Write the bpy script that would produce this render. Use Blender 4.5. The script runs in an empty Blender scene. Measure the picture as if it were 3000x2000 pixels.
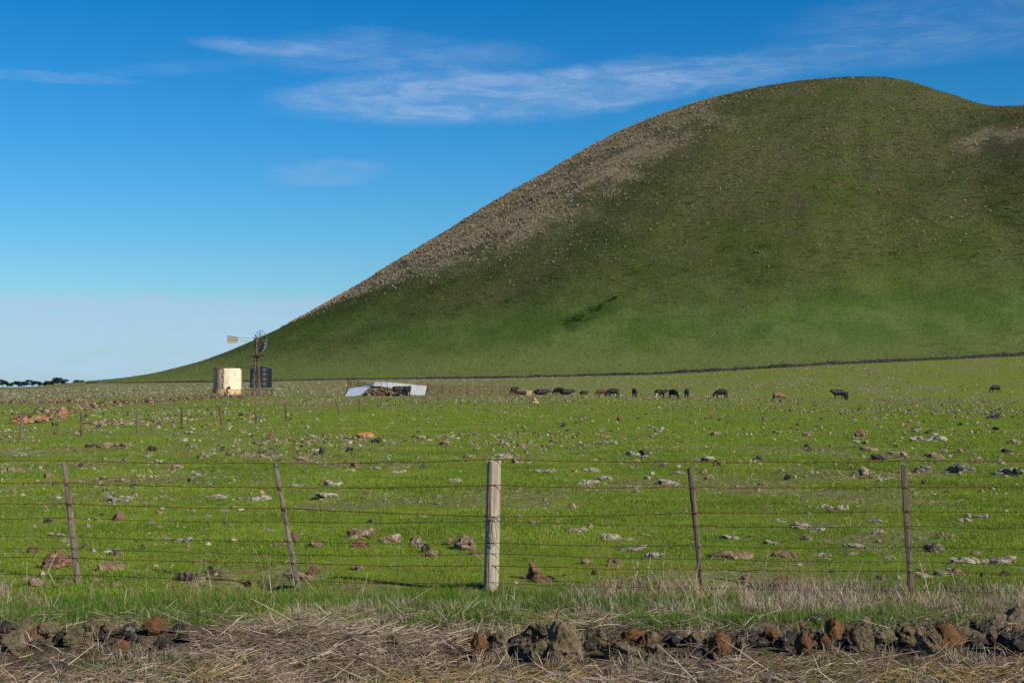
import bpy, bmesh, math, random
import numpy as np
from mathutils import Vector, Matrix, noise as mnoise

random.seed(7)
rng = np.random.default_rng(11)
SC = bpy.context.scene
COL = SC.collection

# ------------------------------------------------------------------ camera
F = 4167.0                       # focal length in photograph pixels (50 mm on 36 mm)
CZ = 1.83
PITCH = math.atan((1133 - 1000) / F)
cam_d = bpy.data.cameras.new('camera'); cam_d.lens = 50; cam_d.sensor_width = 36
cam_d.clip_start = 0.1; cam_d.clip_end = 12000
cam = bpy.data.objects.new('camera', cam_d); COL.objects.link(cam)
cam.location = (0, 0, CZ); cam.rotation_euler = (math.pi / 2 + PITCH, 0, 0)
SC.camera = cam

# ------------------------------------------------------------------ light
SUN_AZ = 129.0                   # clockwise from +Y: behind the camera, to its right
SUN_EL = 31.0
sx = math.sin(math.radians(SUN_AZ)) * math.cos(math.radians(SUN_EL))
sy = math.cos(math.radians(SUN_AZ)) * math.cos(math.radians(SUN_EL))
sz = math.sin(math.radians(SUN_EL))
sl = bpy.data.lights.new('sun', 'SUN'); sl.energy = 5.0; sl.angle = math.radians(0.5)
sl.color = (1.0, 0.93, 0.80)
so = bpy.data.objects.new('sun', sl); COL.objects.link(so)
so.rotation_euler = Vector((sx, sy, sz)).to_track_quat('Z', 'Y').to_euler()
SC.view_settings.view_transform = 'Standard'; SC.view_settings.look = 'None'
SC.view_settings.exposure = 0.35; SC.view_settings.gamma = 1.0
SC.view_settings.use_curve_mapping = False

class NT:
    """short hand for building a node tree"""
    def __init__(s, tree): s.t = tree; s.n = tree.nodes; s.l = tree.links
    def node(s, kind, **kw):
        x = s.n.new(kind)
        for k, v in kw.items(): setattr(x, k, v)
        return x
    def put(s, sock, v):
        if isinstance(v, bpy.types.NodeSocket): s.l.new(v, sock)
        elif isinstance(v, (tuple, list)) and len(v) == 3 and sock.type == 'RGBA': sock.default_value = (*v, 1)
        else: sock.default_value = v
    def math(s, op, a, b=0.0, clamp=False):
        x = s.node('ShaderNodeMath', operation=op, use_clamp=clamp); s.put(x.inputs[0], a); s.put(x.inputs[1], b); return x.outputs[0]
    def mix(s, f, a, b, blend='MIX'):
        x = s.node('ShaderNodeMix', data_type='RGBA', blend_type=blend)
        s.put(x.inputs[0], f); s.put(x.inputs[6], a); s.put(x.inputs[7], b); return x.outputs[2]
    def noise(s, vec, scale, detail=3, rough=0.55, dist=0.0):
        x = s.node('ShaderNodeTexNoise'); s.put(x.inputs['Vector'], vec)
        x.inputs['Scale'].default_value = scale; x.inputs['Detail'].default_value = detail
        x.inputs['Roughness'].default_value = rough; x.inputs['Distortion'].default_value = dist
        return x.outputs['Fac']
    def smooth(s, v, a, b, lo=0.0, hi=1.0):
        x = s.node('ShaderNodeMapRange', interpolation_type='SMOOTHSTEP'); s.put(x.inputs[0], v)
        x.inputs[1].default_value = a; x.inputs[2].default_value = b; x.inputs[3].default_value = lo; x.inputs[4].default_value = hi
        return x.outputs[0]
    def scale(s, vec, k):
        x = s.node('ShaderNodeVectorMath', operation='MULTIPLY'); s.put(x.inputs[0], vec); x.inputs[1].default_value = k; return x.outputs[0]
    def attr(s, name):
        x = s.node('ShaderNodeAttribute', attribute_name=name); return x.outputs['Fac']
    def bump(s, h, strength=0.5, dist=0.05, normal=None):
        x = s.node('ShaderNodeBump'); s.put(x.inputs['Height'], h)
        x.inputs['Strength'].default_value = strength; x.inputs['Distance'].default_value = dist
        if normal is not None: s.put(x.inputs['Normal'], normal)
        return x.outputs[0]

# ------------------------------------------------------------------ sky with thin cirrus
W = bpy.data.worlds.new('World'); SC.world = W; W.use_nodes = True
w = NT(W.node_tree)
bg = [n for n in w.n if n.type == 'BACKGROUND'][0]
sky = w.node('ShaderNodeTexSky', sky_type='NISHITA'); sky.sun_disc = False
sky.sun_elevation = math.radians(SUN_EL); sky.sun_rotation = math.radians(SUN_AZ)
sky.altitude = 180; sky.air_density = 1.0; sky.dust_density = 0.4; sky.ozone_density = 3.0
tc = w.node('ShaderNodeTexCoord')
sep = w.node('ShaderNodeSeparateXYZ'); w.l.new(tc.outputs['Generated'], sep.inputs[0])
az = w.math('MULTIPLY', w.math('ARCTAN2', sep.outputs[0], sep.outputs[1]), 57.29578)
el = w.math('MULTIPLY', w.math('ARCSINE', sep.outputs[2]), 57.29578)
ramp = w.node('ShaderNodeValToRGB'); cr = ramp.color_ramp
w.put(ramp.inputs[0], w.math('DIVIDE', el, 60.0))
SKYTINT = [(0.0, (0.58, 0.78, 0.98)), (0.055, (0.54, 0.86, 1.06)), (0.10, (0.36, 0.82, 1.08)), (0.17, (0.17, 0.74, 1.10)), (0.255, (0.045, 0.64, 1.08)), (0.45, (0.10, 0.55, 1.05)), (1.0, (0.12, 0.50, 1.0))]
while len(cr.elements) < len(SKYTINT): cr.elements.new(0.5)
for e_, (p, c) in zip(cr.elements, SKYTINT):
    e_.position = p; e_.color = (*c, 1)
base_sky = w.mix(1.0, sky.outputs[0], ramp.outputs[0], 'MULTIPLY')
comb = w.node('ShaderNodeCombineXYZ'); w.put(comb.inputs[0], az); w.put(comb.inputs[1], w.math('MULTIPLY', el, 4.5))
wisp = w.noise(comb.outputs[0], 0.38, 7, 0.62, 0.9)
fine = w.noise(comb.outputs[0], 1.5, 5, 0.6, 0.5)
comb2 = w.node('ShaderNodeCombineXYZ'); w.put(comb2.inputs[0], az); w.put(comb2.inputs[1], w.math('MULTIPLY', el, 2.0))
warp = w.math('MULTIPLY', w.math('SUBTRACT', w.noise(comb2.outputs[0], 0.25, 4), 0.5), 2.2)
def blob(u, v, ru, rv, k, tilt=0.0):
    a0, e0 = (u - 1500) / F * 57.3, (1133 - v) / F * 57.3
    da = w.math('SUBTRACT', az, a0)
    de = w.math('ADD', w.math('SUBTRACT', w.math('SUBTRACT', el, e0), w.math('MULTIPLY', da, tilt)), w.math('MULTIPLY', warp, min(0.5, rv / F * 57.3 * 0.5)))
    q = w.math('ADD', w.math('POWER', w.math('ABSOLUTE', w.math('DIVIDE', da, ru / F * 57.3)), 2.0),
               w.math('POWER', w.math('ABSOLUTE', w.math('DIVIDE', de, rv / F * 57.3)), 2.0))
    return w.math('MULTIPLY', w.smooth(q, 1.25, 0.0), k)
clouds = [(1420, 285, 640, 72, 1.5, .035), (1900, 245, 520, 62, .62, .04), (1150, 175, 480, 70, .45, .0), (760, 163, 210, 26, .55, -.02),
          (170, 278, 270, 18, .45, 0), (960, 515, 190, 42, .55, .05), (2800, 95, 560, 110, .32, .06), (2550, 200, 560, 50, .27, .0), (1250, 345, 480, 34, .40, .0),
          (520, 235, 260, 24, .2, .1), (4200, 60, 900, 120, .5, .05), (-900, 150, 700, 90, .5, .03)]
dens = 0.0
for c in clouds: dens = w.math('ADD', dens, blob(*c))
tex = w.math('MULTIPLY', w.smooth(wisp, 0.36, 0.68), w.smooth(fine, 0.15, 0.75, 0.55, 1.0))
dens = w.math('MULTIPLY', w.math('MINIMUM', dens, 1.0), w.math('ADD', w.math('MULTIPLY', tex, 0.56), 0.25))
bank = w.smooth(w.math('ADD', w.math('ADD', el, w.math('MULTIPLY', warp, 0.16)), w.math('MULTIPLY', w.math('SUBTRACT', fine, 0.5), 0.5)), 3.80, 3.25)
bank = w.math('MULTIPLY', bank, w.math('ADD', 0.42, w.math('MULTIPLY', w.smooth(wisp, .3, .7), 0.48)))
dens = w.math('MAXIMUM', w.math('MULTIPLY', dens, 0.75), bank)
CLOUD = w.mix(w.smooth(el, 0.0, 6.0), (4.3, 6.4, 8.2), (3.9, 5.2, 7.6))
sky_col = w.mix(dens, base_sky, CLOUD)
w.l.new(sky_col, bg.inputs[0]); bg.inputs[1].default_value = 0.079

# ------------------------------------------------------------------ mesh helpers
def tag(o, label=None, cat=None, group=None, kind=None):
    if label: o['label'] = label
    if cat: o['category'] = cat
    if group: o['group'] = group
    if kind: o['kind'] = kind
    return o
def mesh_np(name, V, Fs, mats=(), smooth=False, midx=None):
    """V (n,3); Fs one (m,k) array or a list of them"""
    if not isinstance(Fs, list): Fs = [Fs]
    me = bpy.data.meshes.new(name)
    V = np.asarray(V, np.float32)
    me.vertices.add(len(V)); me.vertices.foreach_set('co', V.ravel())
    loops = np.concatenate([np.asarray(f, np.int32).ravel() for f in Fs])
    tot = np.concatenate([np.full(len(f), np.asarray(f).shape[1], np.int32) for f in Fs])
    start = np.concatenate([[0], np.cumsum(tot)[:-1]]).astype(np.int32)
    me.loops.add(len(loops)); me.loops.foreach_set('vertex_index', loops)
    me.polygons.add(len(tot)); me.polygons.foreach_set('loop_start', start); me.polygons.foreach_set('loop_total', tot)
    if midx is not None: me.polygons.foreach_set('material_index', np.asarray(midx, np.int32))
    me.update(calc_edges=True); me.validate()
    me.polygons.foreach_set('use_smooth', np.full(len(me.polygons), bool(smooth)))
    for m in mats: me.materials.append(m)
    return me
def link(name, me, parent=None, loc=None):
    o = bpy.data.objects.new(name, me); COL.objects.link(o)
    if parent: o.parent = parent
    if loc is not None: o.location = loc
    return o
def empty(name, loc, label, cat, group=None, rz=0.0):
    o = bpy.data.objects.new(name, None); COL.objects.link(o); o.location = loc; o.rotation_euler = (0, 0, rz)
    o.empty_display_size = 0.2
    return tag(o, label, cat, group)
class MB:
    """collects boxes, bars and tubes into one mesh"""
    def __init__(s): s.v = []; s.f3 = []; s.f4 = []; s.n = 0
    def add(s, V, f4=(), f3=()):
        s.v.append(np.asarray(V, float))
        for f in f4: s.f4.append([i + s.n for i in f])
        for f in f3: s.f3.append([i + s.n for i in f])
        s.n += len(V)
    def hexa(s, P):      # eight corners: bottom ring 0-3, top ring 4-7
        s.add(P, f4=[(0, 3, 2, 1), (4, 5, 6, 7), (0, 1, 5, 4), (1, 2, 6, 5), (2, 3, 7, 6), (3, 0, 4, 7)])
    def box(s, c, size, rz=0.0, jit=0.0):
        x, y, z = size[0] / 2, size[1] / 2, size[2] / 2
        P = np.array([(-x, -y, -z), (x, -y, -z), (x, y, -z), (-x, y, -z), (-x, -y, z), (x, -y, z), (x, y, z), (-x, y, z)])
        if jit: P = P + rng.uniform(-jit, jit, P.shape)
        ca, sa = math.cos(rz), math.sin(rz)
        P = P @ np.array([[ca, sa, 0], [-sa, ca, 0], [0, 0, 1]])
        s.hexa(P + np.array(c))
    def tube(s, pts, r, k=6, caps=True):
        pts = [np.array(p, float) for p in pts]; n = len(pts)
        rr = r if hasattr(r, '__len__') else [r] * n
        rings = []
        for i, p in enumerate(pts):
            d = pts[min(i + 1, n - 1)] - pts[max(i - 1, 0)]; d /= np.linalg.norm(d) + 1e-9
            ref = np.array((0, 0, 1.)) if abs(d[2]) < 0.9 else np.array((1., 0, 0))
            a = np.cross(d, ref); a /= np.linalg.norm(a); b = np.cross(d, a)
            for j in range(k):
                t = 2 * math.pi * j / k
                rings.append(p + rr[i] * (math.cos(t) * a + math.sin(t) * b))
        f4 = [(i * k + j, (i + 1) * k + j, (i + 1) * k + (j + 1) % k, i * k + (j + 1) % k) for i in range(n - 1) for j in range(k)]
        f3 = []
        if caps:
            for j in range(1, k - 1):
                f3.append((0, j, j + 1)); f3.append(((n - 1) * k, (n - 1) * k + j + 1, (n - 1) * k + j))
        s.add(rings, f4, f3)
    def mesh(s, name, mats, smooth=False):
        Fs = []
        if s.f4: Fs.append(np.array(s.f4))
        if s.f3: Fs.append(np.array(s.f3))
        return mesh_np(name, np.concatenate(s.v), Fs, mats if isinstance(mats, (list, tuple)) else [mats], smooth)
    def build(s, name, mats, parent=None, smooth=False): return link(name, s.mesh(name, mats, smooth), parent)

# numpy value noise
_tab = np.random.default_rng(5).random((256, 256))
def vn(x, y):
    xi = np.floor(x).astype(int); yi = np.floor(y).astype(int); fx = x - xi; fy = y - yi
    fx = fx * fx * (3 - 2 * fx); fy = fy * fy * (3 - 2 * fy)
    g = lambda i, j: _tab[(i) % 256, (j) % 256]
    return (g(xi, yi) * (1 - fx) + g(xi + 1, yi) * fx) * (1 - fy) + (g(xi, yi + 1) * (1 - fx) + g(xi + 1, yi + 1) * fx) * fy
def fbm(x, y, o=4):
    t = 0; a = .5; n = 0
    for k in range(o):
        t = t + a * vn(x * 2 ** k + 17.3 * k, y * 2 ** k + 5.1 * k); n += a; a *= .55
    return t / n
# ------------------------------------------------------------------ terrain shape
def sstep(a,b,x):
    t=np.clip((x-a)/(b-a),0,1); return t*t*(3-2*t)
WU=[-1500,0,100,145,207,255,640,1020,1490,1913,2090,2420,3000,3400,4500]
WV=[1137,1137,1135,1131,1126,1122,1119,1112,1107,1097,1088,1069,1042,1022,990]
WY=[700,700,680,660,640,600,520,500,470,455,450,445,440,430,430]
WZ=[CZ+(1133-v)/F*y for v,y in zip(WV,WY)]
PR=[0,20,43.5,73,113,160,218,276,334,363,392,422,452,509,560,640]
PH=[202.7,202.2,200.2,194.6,184.0,165.6,131.9,96.0,59.6,43.0,28.2,16.0,8.5,-1.5,-6,-12]
_pr=np.arange(-120,1000,4.); _ph=np.interp(np.abs(_pr),PR,PH)
_ph=np.where(np.abs(_pr)>640,-12-(np.abs(_pr)-640)*.05,_ph)
_k=np.exp(-(np.arange(-12,13)*4/13.)**2); _k/=_k.sum(); _ph=np.convolve(np.pad(_ph,12,'edge'),_k,'valid')
def prof(d): return np.interp(d,_pr,_ph)
RA=2.5
RIDGE=((320,947,182.),(560,960,190.))
SPUR=((345,1000),(262,590)); SPA=33.
def hill(X,Y):
    dx=X-222.; dx=np.where(dx>0,dx*(1+(RA-1)*np.exp(-(np.maximum(0,950-Y)/260.)**2)),dx)
    zA=prof(np.hypot(dx,Y-950.))
    (ax,ay,ah),(bx,by,bh)=RIDGE
    vx,vy=bx-ax,by-ay
    t=np.clip(((X-ax)*vx+(Y-ay)*vy)/(vx*vx+vy*vy),0,1)
    zR=ah+t*(bh-ah)-PH[0]+prof(np.hypot(X-ax-t*vx,Y-ay-t*vy))
    z=smax(zA,zR,18.)
    (ax,ay),(bx,by)=SPUR
    vx,vy=bx-ax,by-ay; L=np.hypot(vx,vy)
    t=((X-ax)*vx+(Y-ay)*vy)/(L*L); s=((X-ax)*vy-(Y-ay)*vx)/L
    return z+SPA*np.exp(-(s/46)**2)*sstep(0.42,.72,t)*sstep(1.1,.8,t)
def base(X,Y):
    Yc=np.maximum(Y,1.); u=1500+X/Yc*F
    z0=np.interp(u,[1650,2000],[.36,0.])*sstep(110,225,Y)
    yw=np.interp(u,WU,WY); zw=np.interp(u,WU,WZ)
    t=np.clip((Y-235)/(yw-235),0,None)
    g=np.where(t<1,t**1.25,1+.5*np.tanh(t-1))
    z=z0+(zw-z0)*g
    far=sstep(950,2000,Y)
    return z*(1-far)+.4*far
def smax(a,b,k):
    h=np.clip(.5+.5*(a-b)/k,0,1); return b+(a-b)*h+k*h*(1-h)
def T0(X,Y): return smax(hill(X,Y),base(X,Y),6.)
def T(X,Y):
    X=np.asarray(X,float); Y=np.asarray(Y,float)
    z=T0(X,Y)+.07*(fbm(X*.8,Y*.8,3)-.5)*sstep(300,60,Y)+.16*(fbm(X*.07+9,Y*.07,2)-.5)*sstep(14,60,Y)*sstep(400,250,Y)
    z=z+1.1*(fbm(X*.02,Y*.02+3,3)-.5)*sstep(450,620,Y)+.5*(fbm(X*.11+4,Y*.11,3)-.5)*sstep(480,620,Y)
    # shallow gullies running down the cone, and one short deeper cut low on its face
    ph=np.arctan2(950-Y,222-X); rr=np.hypot(X-222,Y-950)
    z=z+5.5*(fbm(ph*7+2,rr*.004+5,4)-.5)*sstep(470,380,rr)*sstep(70,270,rr)*(Y<960)
    t=np.clip(((X-23.9)*23.7+(Y-610.6)*18)/885.7,0,1); d=np.hypot(X-23.9-t*23.7,Y-610.6-t*18)
    z=z-2.6*(1-.6*t)*np.exp(-(d/3.0)**2)
    # a short eroded rut left of the second post
    (ax,ay),(bx,by)=RUT; vx,vy=bx-ax,by-ay; L2=vx*vx+vy*vy
    t=np.clip(((X-ax)*vx+(Y-ay)*vy)/L2,0,1); d=np.hypot(X-ax-t*vx,Y-ay-t*vy)
    z=z-.16*np.exp(-(d/.10)**2)
    # low mound at the foot of the strainer post
    z=z+.07*np.exp(-(((X+.17)/.35)**2+((Y-12.75)/.2)**2))
    return z
RUT=((-2.42,13.35),(-1.87,12.6))
_fwd=np.array((0,math.cos(PITCH),math.sin(PITCH))); _up=np.array((0,-math.sin(PITCH),math.cos(PITCH)))
_ys=np.geomspace(6,900,5000)
def ground_at(u,v):
    """the point of the ground that lies at photograph pixel (u, v)"""
    d=_fwd*F+np.array((1,0,0))*(u-1500)+_up*(1000-v); d=d/d[1]
    z=CZ+d[2]*_ys; t=T(d[0]*_ys,_ys); i=int(np.argmax(z<=t))
    if not (z<=t).any(): i=len(_ys)-1
    y=_ys[i]; return Vector((d[0]*y,y,float(T(d[0]*y,y))))
def ground_xy(u,y):
    x=(u-1500)/F*y; return Vector((x,y,float(T(x,y))))
def put_z(x,y): return float(T(x,y))

# ------------------------------------------------------------------ materials
def new_mat(name, rough=0.9):
    m = bpy.data.materials.new(name); m.use_nodes = True
    t = NT(m.node_tree); b = t.n['Principled BSDF']; b.inputs['Roughness'].default_value = rough
    b.inputs['Specular IOR Level'].default_value = 0.0 if rough >= .9 else 0.2
    t.b = b; t.pos = t.node('ShaderNodeNewGeometry').outputs['Position']
    t.obj = t.node('ShaderNodeTexCoord').outputs['Object']
    t.rnd = t.node('ShaderNodeObjectInfo').outputs['Random']
    return m, t
def flat_mat(name, col, rough=0.8, var=0.25, scale=6.0, metal=0.0):
    m, t = new_mat(name, rough); b = t.b; b.inputs['Metallic'].default_value = metal
    n = t.noise(t.obj, scale, 4)
    t.put(b.inputs['Base Color'], t.mix(n, tuple(c * (1 - var) for c in col), tuple(c * (1 + var) for c in col)))
    return m
M = {}
# --- paddock
m, t = new_mat('paddock_turf', 1.0); M['ground'] = m
P = t.pos
n_big = t.noise(P, 0.035, 3); n_mid = t.noise(P, 0.35, 4); n_s = t.noise(P, 2.6, 4, 0.65); n_f = t.noise(P, 22, 3, 0.7)
green = t.mix(t.smooth(n_mid, 0.35, 0.65), (0.108, 0.170, 0.012), (0.162, 0.215, 0.020))
green = t.mix(t.smooth(n_big, 0.45, 0.68, 0, .6), green, (0.160, 0.195, 0.030))
green = t.mix(t.smooth(n_s, 0.50, 0.66, 0, .8), green, (0.062, 0.072, 0.022))  # dark flecks: soil tone with the shade between tufts put into the colour
green = t.mix(t.smooth(n_f, 0.50, 0.72, 0, .6), green, (0.21, 0.20, 0.085))
patch = t.math('MULTIPLY', t.smooth(n_s, 0.50, 0.30), t.smooth(t.noise(t.scale(P, (1, .5, 1)), 0.16, 4, .6), 0.52, 0.70))
green = t.mix(t.math('MULTIPLY', patch, .85), green, (0.185, 0.145, 0.080))
speck = t.smooth(t.noise(t.scale(P, (1, .8, 1)), 1.7, 5, .8), .56, .64)
green = t.mix(t.math('MULTIPLY', speck, t.smooth(t.attr('far'), 0, 1, .25, .8)), green, (0.085, 0.072, 0.040))
speck2 = t.smooth(t.noise(t.scale(P, (1, .8, 1)), 2.3, 5, .8), .58, .66)
green = t.mix(t.math('MULTIPLY', speck2, t.smooth(t.attr('far'), 0, 1, .2, .75)), green, (0.24, 0.205, 0.125))
dry_col = t.mix(t.smooth(n_s, .38, .62), (0.115, 0.125, 0.040), (0.225, 0.195, 0.105))
dry_col = t.mix(t.smooth(t.noise(P, 1.1, 3, .7), .58, .70), dry_col, (0.07, 0.065, 0.035))
bare_col = t.mix(t.smooth(t.noise(P, 7, 4, .75), .40, .62), (0.100, 0.088, 0.036), (0.235, 0.205, 0.100))
green = t.mix(t.math('MULTIPLY', t.attr('bare'), t.smooth(n_s, .30, .55, .2, .7)), green, bare_col)
col = t.mix(t.attr('dry'), green, dry_col)
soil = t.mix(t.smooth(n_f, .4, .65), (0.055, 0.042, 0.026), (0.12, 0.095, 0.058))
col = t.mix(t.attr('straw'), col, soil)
t.put(t.b.inputs['Base Color'], col)
h = t.math('ADD', t.math('MULTIPLY', n_s, 1.0), t.math('MULTIPLY', n_f, .35))
t.put(t.b.inputs['Normal'], t.bump(h, 0.55, 0.22))
# --- hill
m, t = new_mat('hill_turf', 1.0); M['hill'] = m
P = t.pos
band = t.noise(t.scale(P, (.16, .10, 1.5)), 1.0, 4, .68)
big = t.noise(P, .011, 4, .6); mid = t.noise(t.scale(P, (1, .6, 1.6)), .045, 5, .62); sm = t.noise(t.scale(P, (.7, .5, 1.5)), .75, 4, .75)
g = t.mix(t.smooth(mid, .38, .64), (0.032, 0.062, 0.012), (0.062, 0.098, 0.020))
g = t.mix(t.smooth(big, .42, .66, 0, .7), g, (0.066, 0.092, 0.014))
olive = t.mix(t.smooth(sm, .36, .66), (0.052, 0.053, 0.021), (0.128, 0.112, 0.058))
low = t.mix(t.smooth(mid, .40, .62), (0.072, 0.122, 0.024), (0.112, 0.156, 0.040))
g = t.mix(t.math('MULTIPLY', t.attr('low'), .85), g, low)
g = t.mix(t.math('MULTIPLY', t.attr('dry'), t.smooth(mid, .28, .58, .35, 1)), g, olive)
gp = t.smooth(t.noise(t.scale(P, (1, .6, 2.0)), .030, 4, .6), .60, .72)
g = t.mix(t.math('MULTIPLY', gp, .6), g, (0.060, 0.105, 0.008))
g = t.mix(t.math('MULTIPLY', t.smooth(band, .52, .66), t.smooth(t.attr('dry'), 0, .5, .25, .85)), g, (0.015, 0.023, 0.009))
brown = t.math('MULTIPLY', t.smooth(t.noise(t.scale(P, (1, .7, 2.2)), .020, 5, .65), .57, .70), t.attr('upper'))
g = t.mix(t.math('MULTIPLY', brown, .75), g, (0.085, 0.062, 0.040))
tan = t.mix(t.smooth(sm, .38, .62), (0.145, 0.112, 0.068), (0.33, 0.265, 0.165))
tan = t.mix(t.smooth(t.noise(t.scale(P, (1, .8, 1.6)), .045, 5, .65), .47, .60, 0, .8), tan, (0.060, 0.054, 0.038))
grit = t.noise(P, 1.25, 3, .8)
g = t.mix(t.smooth(grit, .52, .66, 0, .65), g, (0.012, 0.018, 0.008))
g = t.mix(t.smooth(grit, .46, .32, 0, .45), g, (0.15, 0.135, 0.075))
g = t.mix(t.math('MULTIPLY', t.attr('foot'), t.smooth(sm, .3, .6, .45, .9)), g, (0.125, 0.152, 0.044))
g = t.mix(t.attr('tan'), g, tan)
g = t.mix(t.math('MULTIPLY', t.attr('lush'), .95), g, (0.016, 0.040, 0.010))
t.put(t.b.inputs['Base Color'], g)
hh = t.math('ADD', t.math('MULTIPLY', band, .9), t.math('MULTIPLY', sm, .7))
t.put(t.b.inputs['Normal'], t.bump(hh, .75, 1.3))
# --- grass, straw (leaf-like: part of the light goes through)
def leaf_mat(name, a, b_, c, trans=.35, island=True):
    m = bpy.data.materials.new(name); m.use_nodes = True; t = NT(m.node_tree); t.n.remove(t.n['Principled BSDF'])
    out = [n for n in t.n if n.type == 'OUTPUT_MATERIAL'][0]
    geo = t.node('ShaderNodeNewGeometry'); oi = t.node('ShaderNodeObjectInfo')
    big = t.noise(geo.outputs['Position'], .45, 3)
    r = geo.outputs['Random Per Island'] if island else oi.outputs['Random']
    col = t.mix(t.smooth(big, .35, .65), a, b_)
    col = t.mix(t.smooth(r, .60, .97, 0, .9), col, c)
    d = t.node('ShaderNodeBsdfDiffuse'); t.put(d.inputs[0], col)
    tr = t.node('ShaderNodeBsdfTranslucent'); t.put(tr.inputs[0], col)
    mx = t.node('ShaderNodeMixShader'); mx.inputs[0].default_value = trans
    t.l.new(d.outputs[0], mx.inputs[1]); t.l.new(tr.outputs[0], mx.inputs[2]); t.l.new(mx.outputs[0], out.inputs[0])
    return m
M['grass'] = leaf_mat('grass_blade', (0.112, 0.205, 0.012), (0.192, 0.280, 0.022), (0.35, 0.32, 0.12))
M['grass_lush'] = leaf_mat('lush_grass_blade', (0.070, 0.165, 0.014), (0.120, 0.215, 0.022), (0.28, 0.26, 0.11))
M['straw'] = leaf_mat('dead_stalk', (0.21, 0.150, 0.105), (0.33, 0.25, 0.175), (0.64, 0.55, 0.43), .2)
M['straw_dark'] = leaf_mat('weathered_stalk', (0.14, 0.105, 0.070), (0.20, 0.15, 0.10), (0.30, 0.23, 0.15), .2)
M['straw_gold'] = leaf_mat('golden_stalk', (0.26, 0.17, 0.05), (0.34, 0.24, 0.07), (0.46, 0.35, 0.14), .25)
M['hill_tuft'] = leaf_mat('hill_tuft_blade', (0.076, 0.090, 0.026), (0.132, 0.126, 0.056), (0.23, 0.205, 0.115), .2)
M['scrub'] = leaf_mat('scrub_leaf', (0.026, 0.048, 0.012), (0.036, 0.062, 0.015), (0.050, 0.070, 0.025), .25)
M['tussock'] = leaf_mat('tussock_blade', (0.27, 0.21, 0.125), (0.38, 0.31, 0.20), (0.48, 0.41, 0.28), .3)
# --- stone
def stone_mat(name, a, b_, lich, lich_amt, moss=None, rust=None):
    m, t = new_mat(name, .95); O = t.obj
    off = t.node('ShaderNodeVectorMath', operation='ADD'); t.put(off.inputs[0], O)
    cm = t.node('ShaderNodeCombineXYZ'); t.put(cm.inputs[0], t.math('MULTIPLY', t.rnd, 37.)); t.l.new(cm.outputs[0], off.inputs[1]); O = off.outputs[0]
    n1 = t.noise(O, 2.2, 5, .65); n2 = t.noise(O, 9, 4, .7)
    col = t.mix(t.smooth(n1, .35, .65), a, b_)
    col = t.mix(t.math('MULTIPLY', t.smooth(t.rnd, 0, 1), .35), col, tuple(x * 1.5 for x in a))
    if rust: col = t.mix(t.math('MULTIPLY', t.smooth(t.noise(O, 1.7, 4, .7), .50, .64), rust[1]), col, rust[0])
    if moss: col = t.mix(t.math('MULTIPLY', t.smooth(t.noise(O, 2.9, 4, .7), .46, .62), moss[1]), col, moss[0])
    col = t.mix(t.math('MULTIPLY', t.smooth(t.noise(O, 3.6, 6, .75), .62 - lich_amt * .3, .70 - lich_amt * .28), .9), col, lich)
    vo = t.node('ShaderNodeTexVoronoi'); t.put(vo.inputs['Vector'], O); vo.inputs['Scale'].default_value = 16
    pit = t.smooth(vo.outputs['Distance'], .0, .35)
    col = t.mix(t.math('MULTIPLY', t.math('SUBTRACT', 1.0, pit), .55), col, (.02, .016, .012))
    t.put(t.b.inputs['Base Color'], col)
    t.put(t.b.inputs['Normal'], t.bump(t.math('ADD', t.math('MULTIPLY', n2, .8), t.math('MULTIPLY', pit, .5)), .8, .045))
    return m
M['s_brown'] = stone_mat('brown_basalt', (.120, .085, .050), (.275, .200, .122), (.38, .335, .245), .30, rust=((.18, .085, .035), .4))
M['s_red'] = stone_mat('reddish_scoria', (.135, .076, .048), (.22, .130, .082), (.26, .21, .16), .15)
M['s_dark'] = stone_mat('dark_basalt', (.030, .026, .023), (.072, .060, .050), (.27, .26, .22), .25)
M['s_grey'] = stone_mat('grey_lichened_basalt', (.055, .048, .040), (.13, .115, .090), (.235, .22, .17), .5)
M['s_pale'] = stone_mat('lichened_basalt', (.105, .086, .056), (.225, .190, .130), (.36, .335, .26), .58)
M['s_orange'] = stone_mat('orange_lichened_rock', (.28, .15, .07), (.36, .21, .11), (.46, .22, .05), .5)
M['s_tan'] = stone_mat('tan_boulder', (.33, .21, .13), (.42, .28, .18), (.45, .36, .27), .2)
M['s_olive'] = stone_mat('mossy_basalt', (.085, .066, .042), (.190, .145, .092), (.22, .19, .13), .18, moss=((.120, .104, .034), .4))
M['s_rust'] = stone_mat('rusty_basalt', (.085, .047, .025), (.175, .085, .038), (.25, .19, .12), .12, rust=((.215, .105, .045), .55))
M['s_far'] = stone_mat('wall_basalt', (.035, .031, .027), (.075, .067, .056), (.16, .15, .13), .35)
M['mound'] = stone_mat('dead_grass_clod', (.12, .085, .055), (.21, .155, .105), (.28, .22, .15), .4)
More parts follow.
